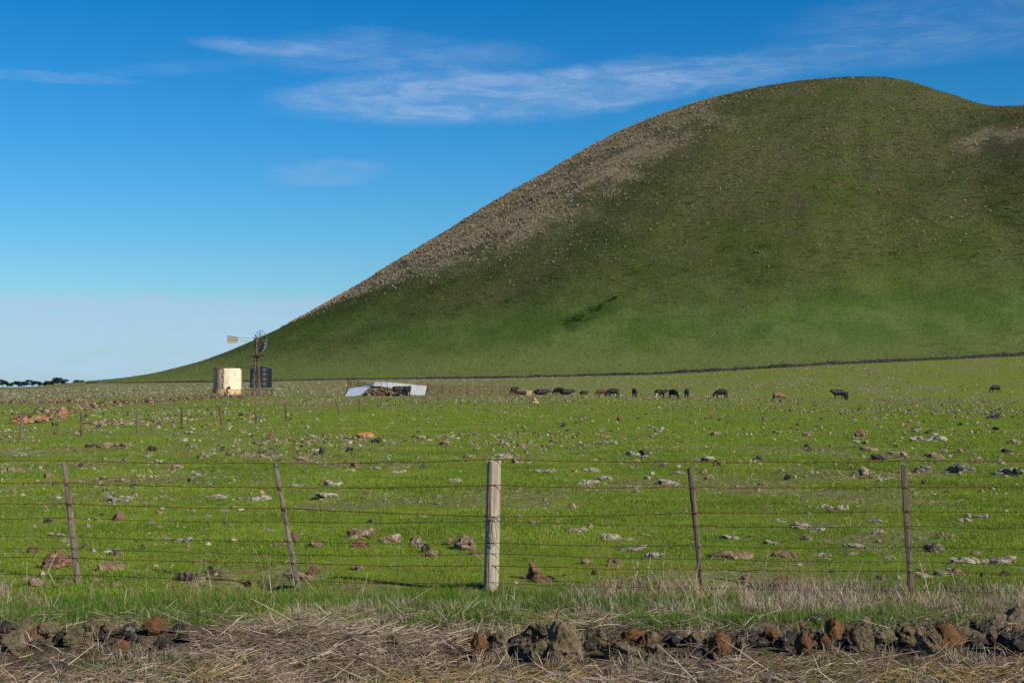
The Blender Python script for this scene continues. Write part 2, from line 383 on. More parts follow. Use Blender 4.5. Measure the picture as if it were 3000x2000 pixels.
# --- timber
def wood_mat(name, a, b_):
    m, t = new_mat(name, .9)
    g = t.noise(t.scale(t.obj, (38, 38, 1.6)), 1.0, 5, .7); k = t.noise(t.scale(t.obj, (90, 90, 3)), 1.0, 4, .7)
    col = t.mix(t.smooth(g, .36, .62), a, b_); col = t.mix(t.smooth(k, .58, .68, 0, .7), col, tuple(x * .35 for x in a))
    t.put(t.b.inputs['Base Color'], col); t.put(t.b.inputs['Normal'], t.bump(t.math('ADD', g, k), .7, .02)); return m
M['post'] = wood_mat('weathered_post_timber', (.105, .082, .060), (.235, .190, .145))
M['post_pale'] = wood_mat('bleached_post_timber', (.235, .185, .135), (.42, .355, .28))
M['post_dark'] = wood_mat('dark_post_timber', (.080, .062, .046), (.170, .135, .100))
def rust_mat(name, a, b_, metal=.2):
    m, t = new_mat(name, .8); t.b.inputs['Metallic'].default_value = metal
    t.put(t.b.inputs['Base Color'], t.mix(t.smooth(t.noise(t.pos, 3, 5, .7), .35, .65), a, b_)); return m
M['wire_rust'] = rust_mat('rusty_barbed_wire', (.055, .022, .010), (.16, .060, .022))
M['wire'] = rust_mat('dull_plain_wire', (.020, .015, .012), (.055, .040, .030))
M['rust'] = rust_mat('rusty_steel', (.085, .040, .020), (.20, .10, .055))
M['mill_steel'] = rust_mat('old_galvanised_steel', (.12, .085, .06), (.27, .22, .17), .2)
M['mill_rust'] = rust_mat('dark_rusted_steel', (.060, .036, .026), (.14, .085, .060))
M['blade'] = flat_mat('mill_blade_metal', (.20, .20, .19), .7, .2, 3, .0)
M['vane'] = flat_mat('faded_vane_paint', (.21, .19, .14), .7, .2, 3)
# ------------------------------------------------------------------ ground sheet and hill
def terrain():
    rr = np.geomspace(3.5, 7000, 730)
    ad = np.radians(np.concatenate([np.linspace(-30, 30, 581)[:-1], np.linspace(30, 330, 75)[:-1]]))
    R, A = np.meshgrid(rr, ad, indexing='ij'); nr, na = R.shape
    X = R * np.sin(A); Y = R * np.cos(A)
    Z = T(X, Y)
    V = np.stack([X, Y, Z], -1).reshape(-1, 3)
    i, j = np.meshgrid(np.arange(nr - 1), np.arange(na), indexing='ij'); jn = (j + 1) % na
    Q = np.stack([i * na + j, i * na + jn, (i + 1) * na + jn, (i + 1) * na + j], -1).reshape(-1, 4)[:, ::-1]
    # centre cap below the camera
    c = len(V); V = np.vstack([V, [[0, 0, float(T(0., 0.))]]])
    Tr = np.stack([np.full(na, c), np.arange(na), (np.arange(na) + 1) % na], -1)[:, ::-1]
    cx = V[Q].mean(1)
    is_hill = (hill(cx[:, 0], cx[:, 1]) > base(cx[:, 0], cx[:, 1]) - 3.0) & (cx[:, 1] > 380)
    x, y, z = V.T
    u = 1500 + x / np.maximum(y, 1) * F
    # where the grass is dry, where straw lies
    n = fbm(x * .05, y * .03 + 7, 4)
    slope_zone = sstep(228, 250, y) * (1 - sstep(1500, 2300, u) * .72) * sstep(1500, 700, y)
    dry = slope_zone * (.46 + .8 * (n - .35) + .25 * sstep(1700, 1200, u))
    dry = np.maximum(dry, sstep(.50, .66, fbm(x * .11, y * .045, 4)) * sstep(22, 60, y) * .75)
    dry = np.maximum(dry, .55 * sstep(11.9, 12.6, y) * sstep(14.2, 13.2, y) * sstep(.42, .6, fbm(x * 1.1, y * 1.1)))
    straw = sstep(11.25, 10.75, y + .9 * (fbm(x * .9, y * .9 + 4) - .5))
    def part(name, faces, mats, attrs):
        used = np.unique(np.concatenate([f.ravel() for f in faces])); m_ = np.full(len(V), -1); m_[used] = np.arange(len(used))
        me = mesh_np(name, V[used], [m_[f] for f in faces], mats, True)
        for k, a in attrs.items():
            at = me.attributes.new(k, 'FLOAT', 'POINT'); at.data.foreach_set('value', np.clip(a[used], 0, 1).astype(np.float32))
        return tag(link(name, me), kind='structure')
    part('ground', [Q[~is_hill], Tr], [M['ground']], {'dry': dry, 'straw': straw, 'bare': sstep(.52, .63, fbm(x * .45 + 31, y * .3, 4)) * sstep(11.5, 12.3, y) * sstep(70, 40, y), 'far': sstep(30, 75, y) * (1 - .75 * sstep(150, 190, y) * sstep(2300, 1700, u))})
    tan, hdry, upper, lush = hill_masks(x, y, z)
    part('hill', [Q[is_hill]], [M['hill']], {'tan': tan, 'dry': hdry, 'upper': upper, 'lush': lush, 'foot': sstep(24, 9, z + 9 * (fbm(x * .02, y * .02 + 8, 3) - .5)), 'low': sstep(62, 14, z + 22 * (fbm(x * .015, y * .015, 3) - .5))})
def hill_masks(x, y, z):
    phi = np.degrees(np.arctan2(950 - y, 222 - x))
    phib = np.interp(z, [30, 42, 60, 100, 140, 165, 185, 205], [-25, 18, 30, 40, 46, 42, 14, -10])
    nn = (fbm(x * .018, z * .05, 4) - .5) * 24 + (fbm(x * .09, z * .2 + 3, 3) - .5) * 16
    tan = sstep(8, -7, phi - phib - 5 + nn) * (x < 222) * np.interp(z, [115, 150, 180], [1, .75, .35])
    tan = np.maximum(tan, sstep(40, 26, z + (fbm(x*.02,y*.02)-.5)*14) * 0)
    # second belt near the right edge, under the saddle
    d2 = ((x - 250) / 32) ** 2 + ((z - 128 - (x - 250) * .2 + 10 * (fbm(x * .08, z * .1) - .5)) / 6.0) ** 2
    tan = np.maximum(tan, sstep(1.3, .5, d2) * (np.abs(y - 702) < 30) * .62)
    hdry = np.interp(z, [8, 30, 60, 120, 200], [.25, .05, .45, .75, .95]) + 1.1 * (fbm(x * .012, y * .012 + z * .02, 4) - .5)
    hdry = np.maximum(hdry, sstep(18, 9, z) * .18)
    upper = sstep(35, 110, z)
    # damp line of thicker growth on the lower face
    ax, ay, bx, by = LUSH
    vx, vy = bx - ax, by - ay; t = np.clip(((x - ax) * vx + (y - ay) * vy) / (vx * vx + vy * vy), 0, 1)
    wob = 3.0 * (fbm(x * .06, y * .06) - .5)
    d = np.hypot(x - ax - t * vx, y - ay - t * vy)
    lush = np.exp(-((d + wob) / (3.4 * (1 - t) + 1.0)) ** 2) * (1 - .65 * t)
    return tan, hdry, upper, lush
def _hp(u, v):
    p = ground_at(u, v); return p.x, p.y
LUSH = (*_hp(1663, 953), *_hp(1815, 868))
terrain()

# tussocks of the hill: nobody could count them
def tussocks():
    def spread(n, xr, yr):
        return rng.uniform(*xr, n), rng.uniform(*yr, n)
    X, Y = spread(230000, (-190, 360), (560, 965)); Z = T(X, Y)
    tan, hd, up, _ = hill_masks(X, Y, Z)
    keep = rng.random(len(X)) < tan ** 1.5 * .30 * sstep(.36, .60, fbm(X * .045, Z * .09 + 2, 4))
    sc = rng.uniform(.45, 1.35, len(X))
    phi = np.degrees(np.arctan2(950 - Y, 222 - X))
    near = sstep(100, 35, phi) * (X < 215) * sstep(48, 75, Z) * sstep(205, 150, Z)
    phib_ = np.interp(Z, [30, 60, 100, 140, 165, 185, 205], [0, 30, 40, 46, 42, 34, 30]); keep2 = rng.random(len(X)) < (.02 + .20 * np.exp(-np.maximum(phi - phib_, 0) / 9.)) * sstep(40, 62, Z) * (X < 225) * (phi < 105) * (.2 + sstep(.40, .60, fbm(X * .03, Y * .03)))
    keep3 = (rng.random(len(X)) < .012) & (X > 225) & (Z > 135) & (fbm(X * .03, Y * .03 + 5) > .52)
    k = keep | keep2 | keep3; P1 = np.stack([X, Y, Z], -1)[k]; s1 = np.where(keep, sc, sc * .85)[k]
    V = []; Fc = []; nb = 7
    n = len(P1)
    a = rng.uniform(0, 6.28, (n, nb)); lean = rng.uniform(.15, .75, (n, nb)); h = rng.uniform(.7, 1.15, (n, nb)) * s1[:, None]
    wd = .20 * s1[:, None] * rng.uniform(.7, 1.3, (n, nb))
    ca, sa = np.cos(a), np.sin(a); b0 = rng.uniform(.02, .28, (n, nb)) * s1[:, None]
    B = P1[:, None] + np.stack([ca * b0, sa * b0, 0 * ca - .1], -1)
    side = np.stack([-sa * wd, ca * wd, 0 * ca], -1)
    tip = B + np.stack([ca * lean * h, sa * lean * h, h * .9], -1)
    V = np.stack([B - side, B + side, tip + side * .35, tip - side * .35], 2).reshape(-1, 3)
    Q = np.arange(len(V)).reshape(-1, 4)
    tag(link('tussock_grass', mesh_np('tussock_grass', V, Q, [M['tussock']])), kind='stuff')
tussocks()

def hill_tufts():
    X = rng.uniform(-330, 330, 150000); Y = rng.uniform(470, 900, 150000); Z = T(X, Y); tan, hd, up, _ = hill_masks(X, Y, Z)
    k = (rng.random(len(X)) < (.08 + .42 * np.clip(hd, 0, 1)) * (.35 + .65 * sstep(.38, .6, fbm(X * .04, Y * .03 + Z * .05)))) & (hill(X, Y) > base(X, Y) - 2)
    P_ = np.stack([X, Y, Z], -1)[k]; n = len(P_); nb = 4; s = rng.uniform(.22, .62, n)[:, None]
    a = rng.uniform(0, 6.28, (n, nb)); ca, sa = np.cos(a), np.sin(a); h = rng.uniform(.5, 1., (n, nb)) * s; l = rng.uniform(.2, .8, (n, nb)) * s; w_ = .35 * s * rng.uniform(.6, 1.3, (n, nb))
    B = P_[:, None] + np.stack([0 * ca, 0 * ca, 0 * ca - .08], -1); S = np.stack([-sa * w_, ca * w_, 0 * ca], -1); Tp = B + np.stack([ca * l, sa * l, h], -1)
    V = np.stack([B - S, B + S, Tp + S * .3, Tp - S * .3], 2).reshape(-1, 3)
    tag(link('hill_grass', mesh_np('hill_grass', V, np.arange(len(V)).reshape(-1, 4), [M['hill_tuft']])), kind='stuff')
hill_tufts()
def scrub(name, label, group, pts, hgt, m_):
    # low dark clumps on the hill face, a mesh of leaning blades
    pts = np.array(pts); n = len(pts); a = rng.uniform(0, 6.28, (n, m_)); h = rng.uniform(.5, 1.1, (n, m_)) * hgt; l = rng.uniform(.2, .9, (n, m_)) * hgt
    ca, sa = np.cos(a), np.sin(a); B = pts[:, None] + np.stack([0 * ca, 0 * ca, 0 * ca - .15], -1); S = np.stack([-sa, ca, 0 * ca], -1) * .28 * hgt; Tp = B + np.stack([ca * l, sa * l, h], -1)
    V = np.stack([B - S, B + S, Tp + S * .4, Tp - S * .4], 2).reshape(-1, 3); c = V.mean(0)
    o = link(name, mesh_np(name, V - c, np.arange(len(V)).reshape(-1, 4), [M['scrub']]), loc=c); return tag(o, label, 'scrub', group, 'stuff')
def scrub_and_scarp_marks():
    ax, ay, bx, by = LUSH; P_ = []
    for _ in range(420):
        t = random.random() ** 1.4; w_ = 1.5 * (1 - t) + .4; x = ax + (bx - ax) * t + random.gauss(0, w_ * .7) + 1.0 * math.sin(t * 5); y = ay + (by - ay) * t + random.gauss(0, w_ * 1.2); P_.append((x, y, put_z(x, y)))
    scrub('scrub_line', 'long dark slanting streak of low scrub on the lower hill face', None, P_, .55, 4)
    for (u, v) in ((2393, 735), (2632, 743), (2239, 722), (2120, 728), (2576, 568), (2857, 748), (1611, 824), (1855, 800), (1352, 899)):  # dark blade clumps added to stand in for small scarps
        g = ground_at(u, v); L_ = random.uniform(1.6, 4.0); P_ = []
        for _ in range(46):
            x = g.x + random.gauss(0, L_); y = g.y + random.gauss(0, 1.6); P_.append((x, y, put_z(x, y)))
        scrub('scarp_mark', 'small dark scarp mark on the open green hill face', 'dark scarp marks on the hill', P_, .5, 3)
scrub_and_scarp_marks()

# ------------------------------------------------------------------ grass
def blades(n, rad, hmin, hmax, wid, lean, mats_=1, droop=.35):
    a = rng.uniform(0, 6.28, n); r = rad * np.sqrt(rng.random(n)); bx, by = r * np.cos(a), r * np.sin(a)
    d = rng.uniform(0, 6.28, n); h = rng.uniform(hmin, hmax, n); l = rng.uniform(.1, 1, n) * lean * h
    f = rng.uniform(0, 6.28, n); sxx, syy = np.cos(f) * wid, np.sin(f) * wid
    dx, dy = np.cos(d), np.sin(d)
    B = np.stack([bx, by, np.full(n, -.015)], -1); S = np.stack([sxx, syy, 0 * sxx], -1)
    Mi = B + np.stack([dx * l * .4, dy * l * .4, h * .6], -1); Ti = B + np.stack([dx * l, dy * l, h * (1 - droop * (l / h))], -1)
    V = np.stack([B - S, B + S, Mi + S * .8, Mi - S * .8, Ti], 1).reshape(-1, 3)
    k = np.arange(n)[:, None] * 5
    return V, k + np.array([[0, 1, 2, 3]]), k + np.array([[3, 2, 4]])
def tuft(name, mat, *a, **k):
    V, q, t3 = blades(*a, **k)
    o = bpy.data.objects.new(name, mesh_np(name, V, [q, t3], [mat])); return o
def scatter(name, protos, pts, rot, scl, pick):
    """many small copies of tufts spread by geometry nodes over given points"""
    me = bpy.data.meshes.new(name); me.vertices.add(len(pts)); me.vertices.foreach_set('co', np.asarray(pts, np.float32).ravel())
    for k, typ, key, arr in (('rot', 'FLOAT_VECTOR', 'vector', rot), ('scl', 'FLOAT_VECTOR', 'vector', scl)):
        at = me.attributes.new(k, typ, 'POINT'); at.data.foreach_set(key, np.asarray(arr, np.float32).ravel())
    at = me.attributes.new('pick', 'INT', 'POINT'); at.data.foreach_set('value', np.asarray(pick, np.int32))
    o = link(name, me)
    ng = bpy.data.node_groups.new(name, 'GeometryNodeTree')
    ng.interface.new_socket('Geometry', in_out='INPUT', socket_type='NodeSocketGeometry')
    ng.interface.new_socket('Geometry', in_out='OUTPUT', socket_type='NodeSocketGeometry')
    N, L = ng.nodes, ng.links
    gi, go = N.new('NodeGroupInput'), N.new('NodeGroupOutput')
    g2i = N.new('GeometryNodeGeometryToInstance')
    for p in protos:
        oi = N.new('GeometryNodeObjectInfo'); oi.inputs['Object'].default_value = p
        L.new(oi.outputs['Geometry'], g2i.inputs[0])
    iop = N.new('GeometryNodeInstanceOnPoints'); L.new(gi.outputs[0], iop.inputs['Points']); L.new(g2i.outputs[0], iop.inputs['Instance'])
    iop.inputs['Pick Instance'].default_value = True
    def na(nm, typ):
        x = N.new('GeometryNodeInputNamedAttribute'); x.data_type = typ; x.inputs['Name'].default_value = nm; return x.outputs['Attribute']
    L.new(na('pick', 'INT'), iop.inputs['Instance Index'])
    e2r = N.new('FunctionNodeEulerToRotation'); L.new(na('rot', 'FLOAT_VECTOR'), e2r.inputs[0]); L.new(e2r.outputs[0], iop.inputs['Rotation'])
    L.new(na('scl', 'FLOAT_VECTOR'), iop.inputs['Scale']); L.new(iop.outputs[0], go.inputs[0])
    md = o.modifiers.new('spread', 'NODES'); md.node_group = ng
    return tag(o, kind='stuff')
def wedge(y0, y1, dens, pad=1.5, kx=.385):
    n = int(dens * (y1 - y0) * (kx * (y0 + y1) + 2 * pad)); y = rng.uniform(y0, y1, n * 2); x = rng.uniform(-1, 1, n * 2)
    hw = kx * y + pad; keep = rng.random(n * 2) < hw / (kx * y1 + pad); x, y, hw = x[keep], y[keep], hw[keep]
    return x * hw, y
def rut_dist(x, y):
    (ax, ay), (bx, by) = RUT; vx, vy = bx - ax, by - ay
    t = np.clip(((x - ax) * vx + (y - ay) * vy) / (vx * vx + vy * vy), 0, 1); return np.hypot(x - ax - t * vx, y - ay - t * vy)
short = [tuft('turf_tuft', M['grass'], 46, .13, .018, .062, .0022, .9) for _ in range(4)]
far_t = [tuft('turf_clump', M['grass'], 30, .28, .02, .075, .006, 1.0) for _ in range(3)]
lush = [tuft('lush_tuft', M['grass_lush'], 40, .10, .05, .15, .0024, .8) for _ in range(3)]
dead = [tuft('dead_tuft', M['straw'], 26, .09, .05, .19, .0018, 1.1) for _ in range(3)] + [tuft('dead_dark_tuft', M['straw_dark'], 30, .10, .04, .14, .0022, 1.2) for _ in range(2)]
def do_grass():
    # cropped turf of the paddock
    xs, ys, ss, pk = [], [], [], []
    for (a, b, dn, s) in ((11.0, 16, 160, .8), (16, 24, 88, 1.0), (24, 36, 48, 1.25), (36, 52, 20, 1.5)):
        x, y = wedge(a, b, dn); xs.append(x); ys.append(y); ss.append(np.full(len(x), s) * rng.uniform(.7, 1.3, len(x)))
    x, y, s = map(np.concatenate, (xs, ys, ss))
    s = s * (.45 + .75 * sstep(.35, .65, fbm(x * .5, y * .5)) + .65 * sstep(.5, .68, fbm(x * 1.6 + 8, y * 1.6, 3)))
    bare = fbm(x * .45 + 31, y * .3, 4)
    k = (rut_dist(x, y) > .13) & (rng.random(len(x)) > .85 * sstep(.52, .64, bare)) & (y + .9 * (fbm(x * .9, y * .9 + 4) - .5) > 10.95)
    k2 = rng.random(int(k.sum())) < np.interp(y[k], [30, 52], [1, .25]); x, y, s = x[k][k2], y[k][k2], s[k][k2]; n = len(x)
    z = T(x, y)
    scatter('short_grass', short, np.stack([x, y, z], -1), np.stack([0 * x, 0 * x, rng.uniform(0, 6.28, n)], -1), np.stack([s, s, s], -1), rng.integers(0, 4, n))
    x, y = wedge(40, 130, 6); k = rng.random(len(x)) < np.interp(y, [40, 55, 90, 130], [.4, 1, .6, .1]); x, y = x[k], y[k]; s = rng.uniform(.8, 1.5, len(x)) * np.interp(y, [36, 85], [.8, 1.2]); n = len(x)
    scatter('distant_grass', far_t, np.stack([x, y, T(x, y)], -1), np.stack([0 * x, 0 * x, rng.uniform(0, 6.28, n)], -1), np.stack([s, s, s], -1), rng.integers(0, 3, n))
    # longer green grass between the stones and the wire
    x, y = wedge(10.7, 13.6, 210); f = fbm(x * .7 + 3, y * .9, 4)
    side = sstep(4.5, 2., np.abs(x + 2.6)) * .25
    pr = sstep(10.75, 11.05, y + .5 * (f - .5)) * sstep(12.7, 11.6, y) * (.14 + .75 * sstep(.45, .62, f) + side); k = (rng.random(len(x)) < pr) & (rut_dist(x, y) > .2)
    x, y, f = x[k], y[k], f[k]; n = len(x); s = rng.uniform(.35, .95, n) * (.45 + .75 * sstep(.42, .62, f))
    scatter('long_grass', lush, np.stack([x, y, T(x, y)], -1), np.stack([0 * x, 0 * x, rng.uniform(0, 6.28, n)], -1), np.stack([s, s, s], -1), rng.integers(0, 3, n))
    # dead tufts: along the fence, thick on the right, and in the straw
    x, y = wedge(8.0, 13.6, 95); f = fbm(x * .8 + 11, y * .8, 4)
    right = sstep(2.0, 2.5, x) * sstep(3.9, 3.3, x)
    pr = sstep(13.4, 12.5, y) * sstep(10.9, 11.5, y) * (.60 * sstep(.50, .64, f) + .40 * right) + .10 * sstep(11.2, 10.8, y)
    k = rng.random(len(x)) < pr; x, y = x[k], y[k]; n = len(x); s = rng.uniform(.6, 1.2, n)
    scatter('dead_grass', dead, np.stack([x, y, T(x, y)], -1), np.stack([0 * x, 0 * x, rng.uniform(0, 6.28, n)], -1), np.stack([s, s, s], -1), rng.integers(0, 5, n))
    x, y = wedge(7.2, 10.4, 60); f = fbm(x * .9 + 21, y * .9, 4); k = rng.random(len(x)) < sstep(.46, .62, f) * .9 * sstep(9.9, 9.2, y); x, y = x[k], y[k]; n = len(x); s = rng.uniform(.35, .7, n)
    scatter('green_shoots', lush, np.stack([x, y, T(x, y)], -1), np.stack([0 * x, 0 * x, rng.uniform(0, 6.28, n)], -1), np.stack([s, s, s], -1), rng.integers(0, 3, n))
do_grass()

def stalks(name, mat, pts, length, r, pitch, yaw, bend):
    """thin three-sided stalks, two segments each; base points, length, radius, elevation, heading, sideways bend"""
    n = len(pts); d = np.stack([np.cos(pitch) * np.cos(yaw), np.cos(pitch) * np.sin(yaw), np.sin(pitch)], -1)
    sd = np.stack([-np.sin(yaw), np.cos(yaw), 0 * yaw], -1); up = np.cross(d, sd)
    mid = pts + d * length[:, None] * .5 + sd * (bend * length)[:, None] * .15; end = pts + d * length[:, None] + sd * (bend * length)[:, None] * -.1
    rings = []
    for c, q in ((pts, 1.), (mid, .85), (end, .5)):
        for a in (0, 2.09, 4.19): rings.append(c + (np.cos(a) * sd + np.sin(a) * up) * (r * q)[:, None])
    V = np.stack(rings, 1).reshape(-1, 3); k = np.arange(n)[:, None] * 9; Q = []
    for s_ in (0, 3):
        for j in range(3): Q.append(k + np.array([[s_ + j, s_ + (j + 1) % 3, s_ + 3 + (j + 1) % 3, s_ + 3 + j]]))
    return tag(link(name, mesh_np(name, V, np.concatenate(Q), [mat])), kind='stuff')
def do_straw():
    def lying(name, mat, y0, y1, dens, lmin, lmax, r, low, seed_off, thr=.0):
        x, y = wedge(y0, y1, dens); f = fbm(x * 1.1 + seed_off, y * 1.1, 4); u = 1500 + x / y * F; stones = ((u < 560) | (u > 1370)); pr = np.where(stones, np.where(y > 9.45, np.where(y > 10.5, .35, .08), np.where(y > 8.9, np.where(u < 560, .22, .40), 1.)), np.where(y > 10.7, .6, 1.)); k = (f > thr) & (rng.random(len(x)) < pr); x, y, f = x[k], y[k], f[k]; n = len(x); u = u[k]
        heap = sstep(.45, .7, fbm(x * .6 + 2, y * .8 + 9, 3)) * .05 + .12 * np.exp(-((u - 900) / 280) ** 2) * np.exp(-((y - 10.1) / .45) ** 2)
        z = T(x, y) + rng.uniform(0, .05, n) + heap * rng.random(n)
        yaw = rng.normal(0, .95, n) + rng.integers(0, 2, n) * math.pi
        pit = np.abs(rng.normal(0, low, n)) - .06
        stalks(name, mat, np.stack([x, y, z], -1), rng.uniform(lmin, lmax, n), rng.uniform(.6, 1.25, n) * r, pit, yaw, rng.normal(0, 1, n))
    lying('fallen_straw', M['straw'], 7.4, 11.2, 300, .04, .21, .0024, .30, 3, .44)
    lying('fallen_straw_dark', M['straw_dark'], 7.2, 11.2, 300, .04, .17, .0026, .22, 8)
    lying('long_straw', M['straw'], 8.2, 11.3, 14, .16, .42, .0028, .45, 15)
    lying('golden_straw', M['straw_gold'], 7.2, 9.3, 160, .08, .30, .0024, .35, 23, .47)
    # standing dead stalks beside the wire, most of them on the right
    x, y = wedge(11.2, 13.4, 42); right = sstep(2.0, 2.5, x) * sstep(4.0, 3.4, x) * sstep(12.9, 12.2, y)
    k = rng.random(len(x)) < .10 + .85 * right; x, y = x[k], y[k]; n = len(x)
    stalks('standing_stalks', M['straw'], np.stack([x, y, T(x, y)], -1), rng.uniform(.15, .42, n), rng.uniform(.0014, .0026, n), rng.normal(1.35, .22, n), rng.uniform(0, 6.28, n), rng.normal(0, 1, n))
    # wiry clumps of long fine stems
    cl = [(2360, 1735, .62), (2330, 1745, .5), (1790, 1690, .62), (1770, 1735, .35), (1330, 1720, .5), (1250, 1730, .45), (1530, 1740, .4), (560, 1790, .5), (700, 1780, .55), (2700, 1790, .4), (1980, 1790, .5), (2080, 1770, .45), (1050, 1740, .4), (2880, 1800, .4)]
    P_, L_, Y_, I_ = [], [], [], []
    for (u, v, h) in cl:
        g = ground_at(u, v); m_ = 16
        for _ in range(m_):
            P_.append((g.x + random.gauss(0, .09), g.y + random.gauss(0, .06), g.z)); L_.append(h * random.uniform(.45, 1.)); Y_.append(random.uniform(0, 6.28)); I_.append(random.gauss(1.2, .25))
    stalks('fine_stems', M['straw_gold'], np.array(P_), np.array(L_), np.full(len(P_), .0014), np.array(I_), np.array(Y_), rng.normal(0, 1.6, len(P_)))
do_straw()
def litter():
    # dry bits of grass lying in the cropped turf, and low dead tufts
    for nm, mt, dn, off in (('turf_litter', 'straw', 26, 3), ('dark_turf_litter', 'straw_dark', 30, 50)):
        x, y = wedge(11.6, 42, dn); f = fbm(x * .45 + 31 + off * 0, y * .3, 4); k = rng.random(len(x)) < .10 + .9 * sstep(.47, .62, f); k &= rng.random(len(x)) < np.interp(y, [12, 42], [1, .35]); x, y = x[k], y[k]; n = len(x); q = np.interp(y, [12, 42], [1, 2.2])
        stalks(nm, M[mt], np.stack([x, y, T(x, y) + rng.uniform(.005, .05, n)], -1), rng.uniform(.02, .065, n) * q, rng.uniform(.0016, .0030, n) * q, np.abs(rng.normal(.1, .35, n)), rng.uniform(0, 6.28, n), rng.normal(0, 1, n))
    x, y = wedge(12.4, 45, 1.3); f = fbm(x * .3 + 12, y * .2, 4); k = rng.random(len(x)) < .15 + .85 * sstep(.5, .62, f); x, y = x[k], y[k]
    P_, n0 = [], len(x)
    for a, b in zip(x, y):
        m_ = random.randint(3, 8)
        for _ in range(m_): P_.append((a + random.gauss(0, .12), b + random.gauss(0, .14)))
    P_ = np.array(P_); n = len(P_); s = rng.uniform(.25, .6, n) * np.interp(P_[:, 1], [12, 45], [.9, 1.3])
    scatter('dead_turf_tufts', dead, np.stack([P_[:, 0], P_[:, 1], T(P_[:, 0], P_[:, 1])], -1), np.stack([0 * s, 0 * s, rng.uniform(0, 6.28, n)], -1), np.stack([s, s, s * .7], -1), rng.integers(0, 5, n))
litter()
# ------------------------------------------------------------------ stones
_ICO = {}
def ico(sub):
    if sub not in _ICO:
        bm = bmesh.new(); bmesh.ops.create_icosphere(bm, subdivisions=sub, radius=.5); bm.verts.ensure_lookup_table()
        _ICO[sub] = (np.array([v.co[:] for v in bm.verts]), np.array([[v.index for v in f.verts] for f in bm.faces])); bm.free()
    return _ICO[sub]
def stone_shape(seed, sub, rough=.16, cuts=9, blocky=0.0):
    V, Fc = ico(sub); V = V.copy(); r = np.random.default_rng(seed)
    if blocky: V = np.sign(V) * (np.abs(V) / .5) ** (1 - blocky) * .5 * np.array([1, 1, 1]) * .9
    for _ in range(cuts):                       # broken faces
        d = r.normal(size=3); d /= np.linalg.norm(d); lim = r.uniform(.27, .42)
        e = V @ d - lim; V = V - np.where(e > 0, e, 0)[:, None] * d * .93
    o = Vector(r.uniform(-50, 50, 3))
    for i in range(len(V)):
        p = Vector(V[i]); q = p * 1.0
        n = mnoise.fractal(q * 2.2 + o, 1.0, 2.1, 2) * rough * .55
        if sub >= 3: n += mnoise.fractal(q * 7 + o, .9, 2.1, 2) * rough * .30
        V[i] += (p.normalized() * n) if p.length > 0 else 0
    return V, Fc
def stone_meshes(name, mats, n, sub, seed, **k):
    out = {}
    for mk in mats:
        lst = []
        for i in range(n):
            V, Fc = stone_shape(seed + i * 13 + sum(map(ord, mk)), sub, **k); lst.append(mesh_np(name, V, Fc, [M[mk]], False))
        out[mk] = lst
    return out
big_stones = stone_meshes('stone', ['s_olive', 's_rust', 's_dark', 's_tan', 'mound'], 5, 4, 100, rough=.22)
rock_me = stone_meshes('field_rock', ['s_brown', 's_red', 's_dark', 's_orange', 's_tan', 'mound'], 6, 3, 900, rough=.34, cuts=12)
def lumpy(seed, mat):                              # a low outcrop: several weathered knobs grown together
    r = np.random.default_rng(seed); Vs, Fs, n = [], [], 0
    for i in range(int(r.integers(5, 10))):
        V, Fc = stone_shape(seed * 17 + i, 2, rough=.42, cuts=7); s = r.uniform(.26, .62)
        V = V * s * np.array([1.15, 1, r.uniform(.7, 1.3)]) + np.array([r.uniform(-.36, .36), r.uniform(-.3, .3), r.uniform(-.12, .12)]); Vs.append(V); Fs.append(Fc + n); n += len(V)
    return mesh_np('field_rock', np.concatenate(Vs), np.concatenate(Fs), [mat], False)
rock_me['s_grey'] = [lumpy(200 + i, M['s_grey']) for i in range(5)]
rock_me['s_pale'] = [lumpy(i, M['s_pale']) for i in range(9)]
for mk_ in ('s_brown', 's_dark'): rock_me[mk_] += [lumpy(60 + i, M[mk_]) for i in range(3)]

# ---- the low dry-stone wall in the foreground; every stone is a part
wall = empty('dry_stone_wall', (0, 9.8, put_z(0, 9.8)), 'low tumbledown dry-stone wall half buried in fallen straw', 'stone wall')
def wall_stone(cx, cy, w_, h_, mk, dy=0.0, deep=.9):
    g = ground_at(cx, cy + h_ / 2); y = g.y + dy; k = y / F
    W_, H_ = w_ * k, h_ * k
    me = random.choice(big_stones[mk]); o = link('stone', me, wall)
    zc = CZ + (1133 - cy) * k + .02
    o.location = Vector(((cx - 1500) * k, y + W_ * deep * .35, zc)) - wall.location
    o.scale = (W_ * 1.22, max(W_, H_) * 1.0 * deep, H_ * 1.22); o.rotation_euler = (random.uniform(-.25, .25), random.uniform(-.2, .2), random.uniform(0, 6.28) if abs(W_ - H_) < .08 else random.choice((0, math.pi)) + random.uniform(-.3, .3))
Z6 = [(100,360,200,150,'o'),(250,225,120,130,'o'),(60,230,110,110,'d'),(215,350,90,90,'o'),(440,270,210,130,'o'),(560,330,110,110,'d'),(680,310,140,140,'o'),(860,220,120,110,'o'),(330,390,120,80,'d'),(1010,230,110,90,'o'),(1180,260,120,120,'d'),(1430,215,150,120,'r'),(1660,250,120,90,'d'),(960,330,110,70,'d')]
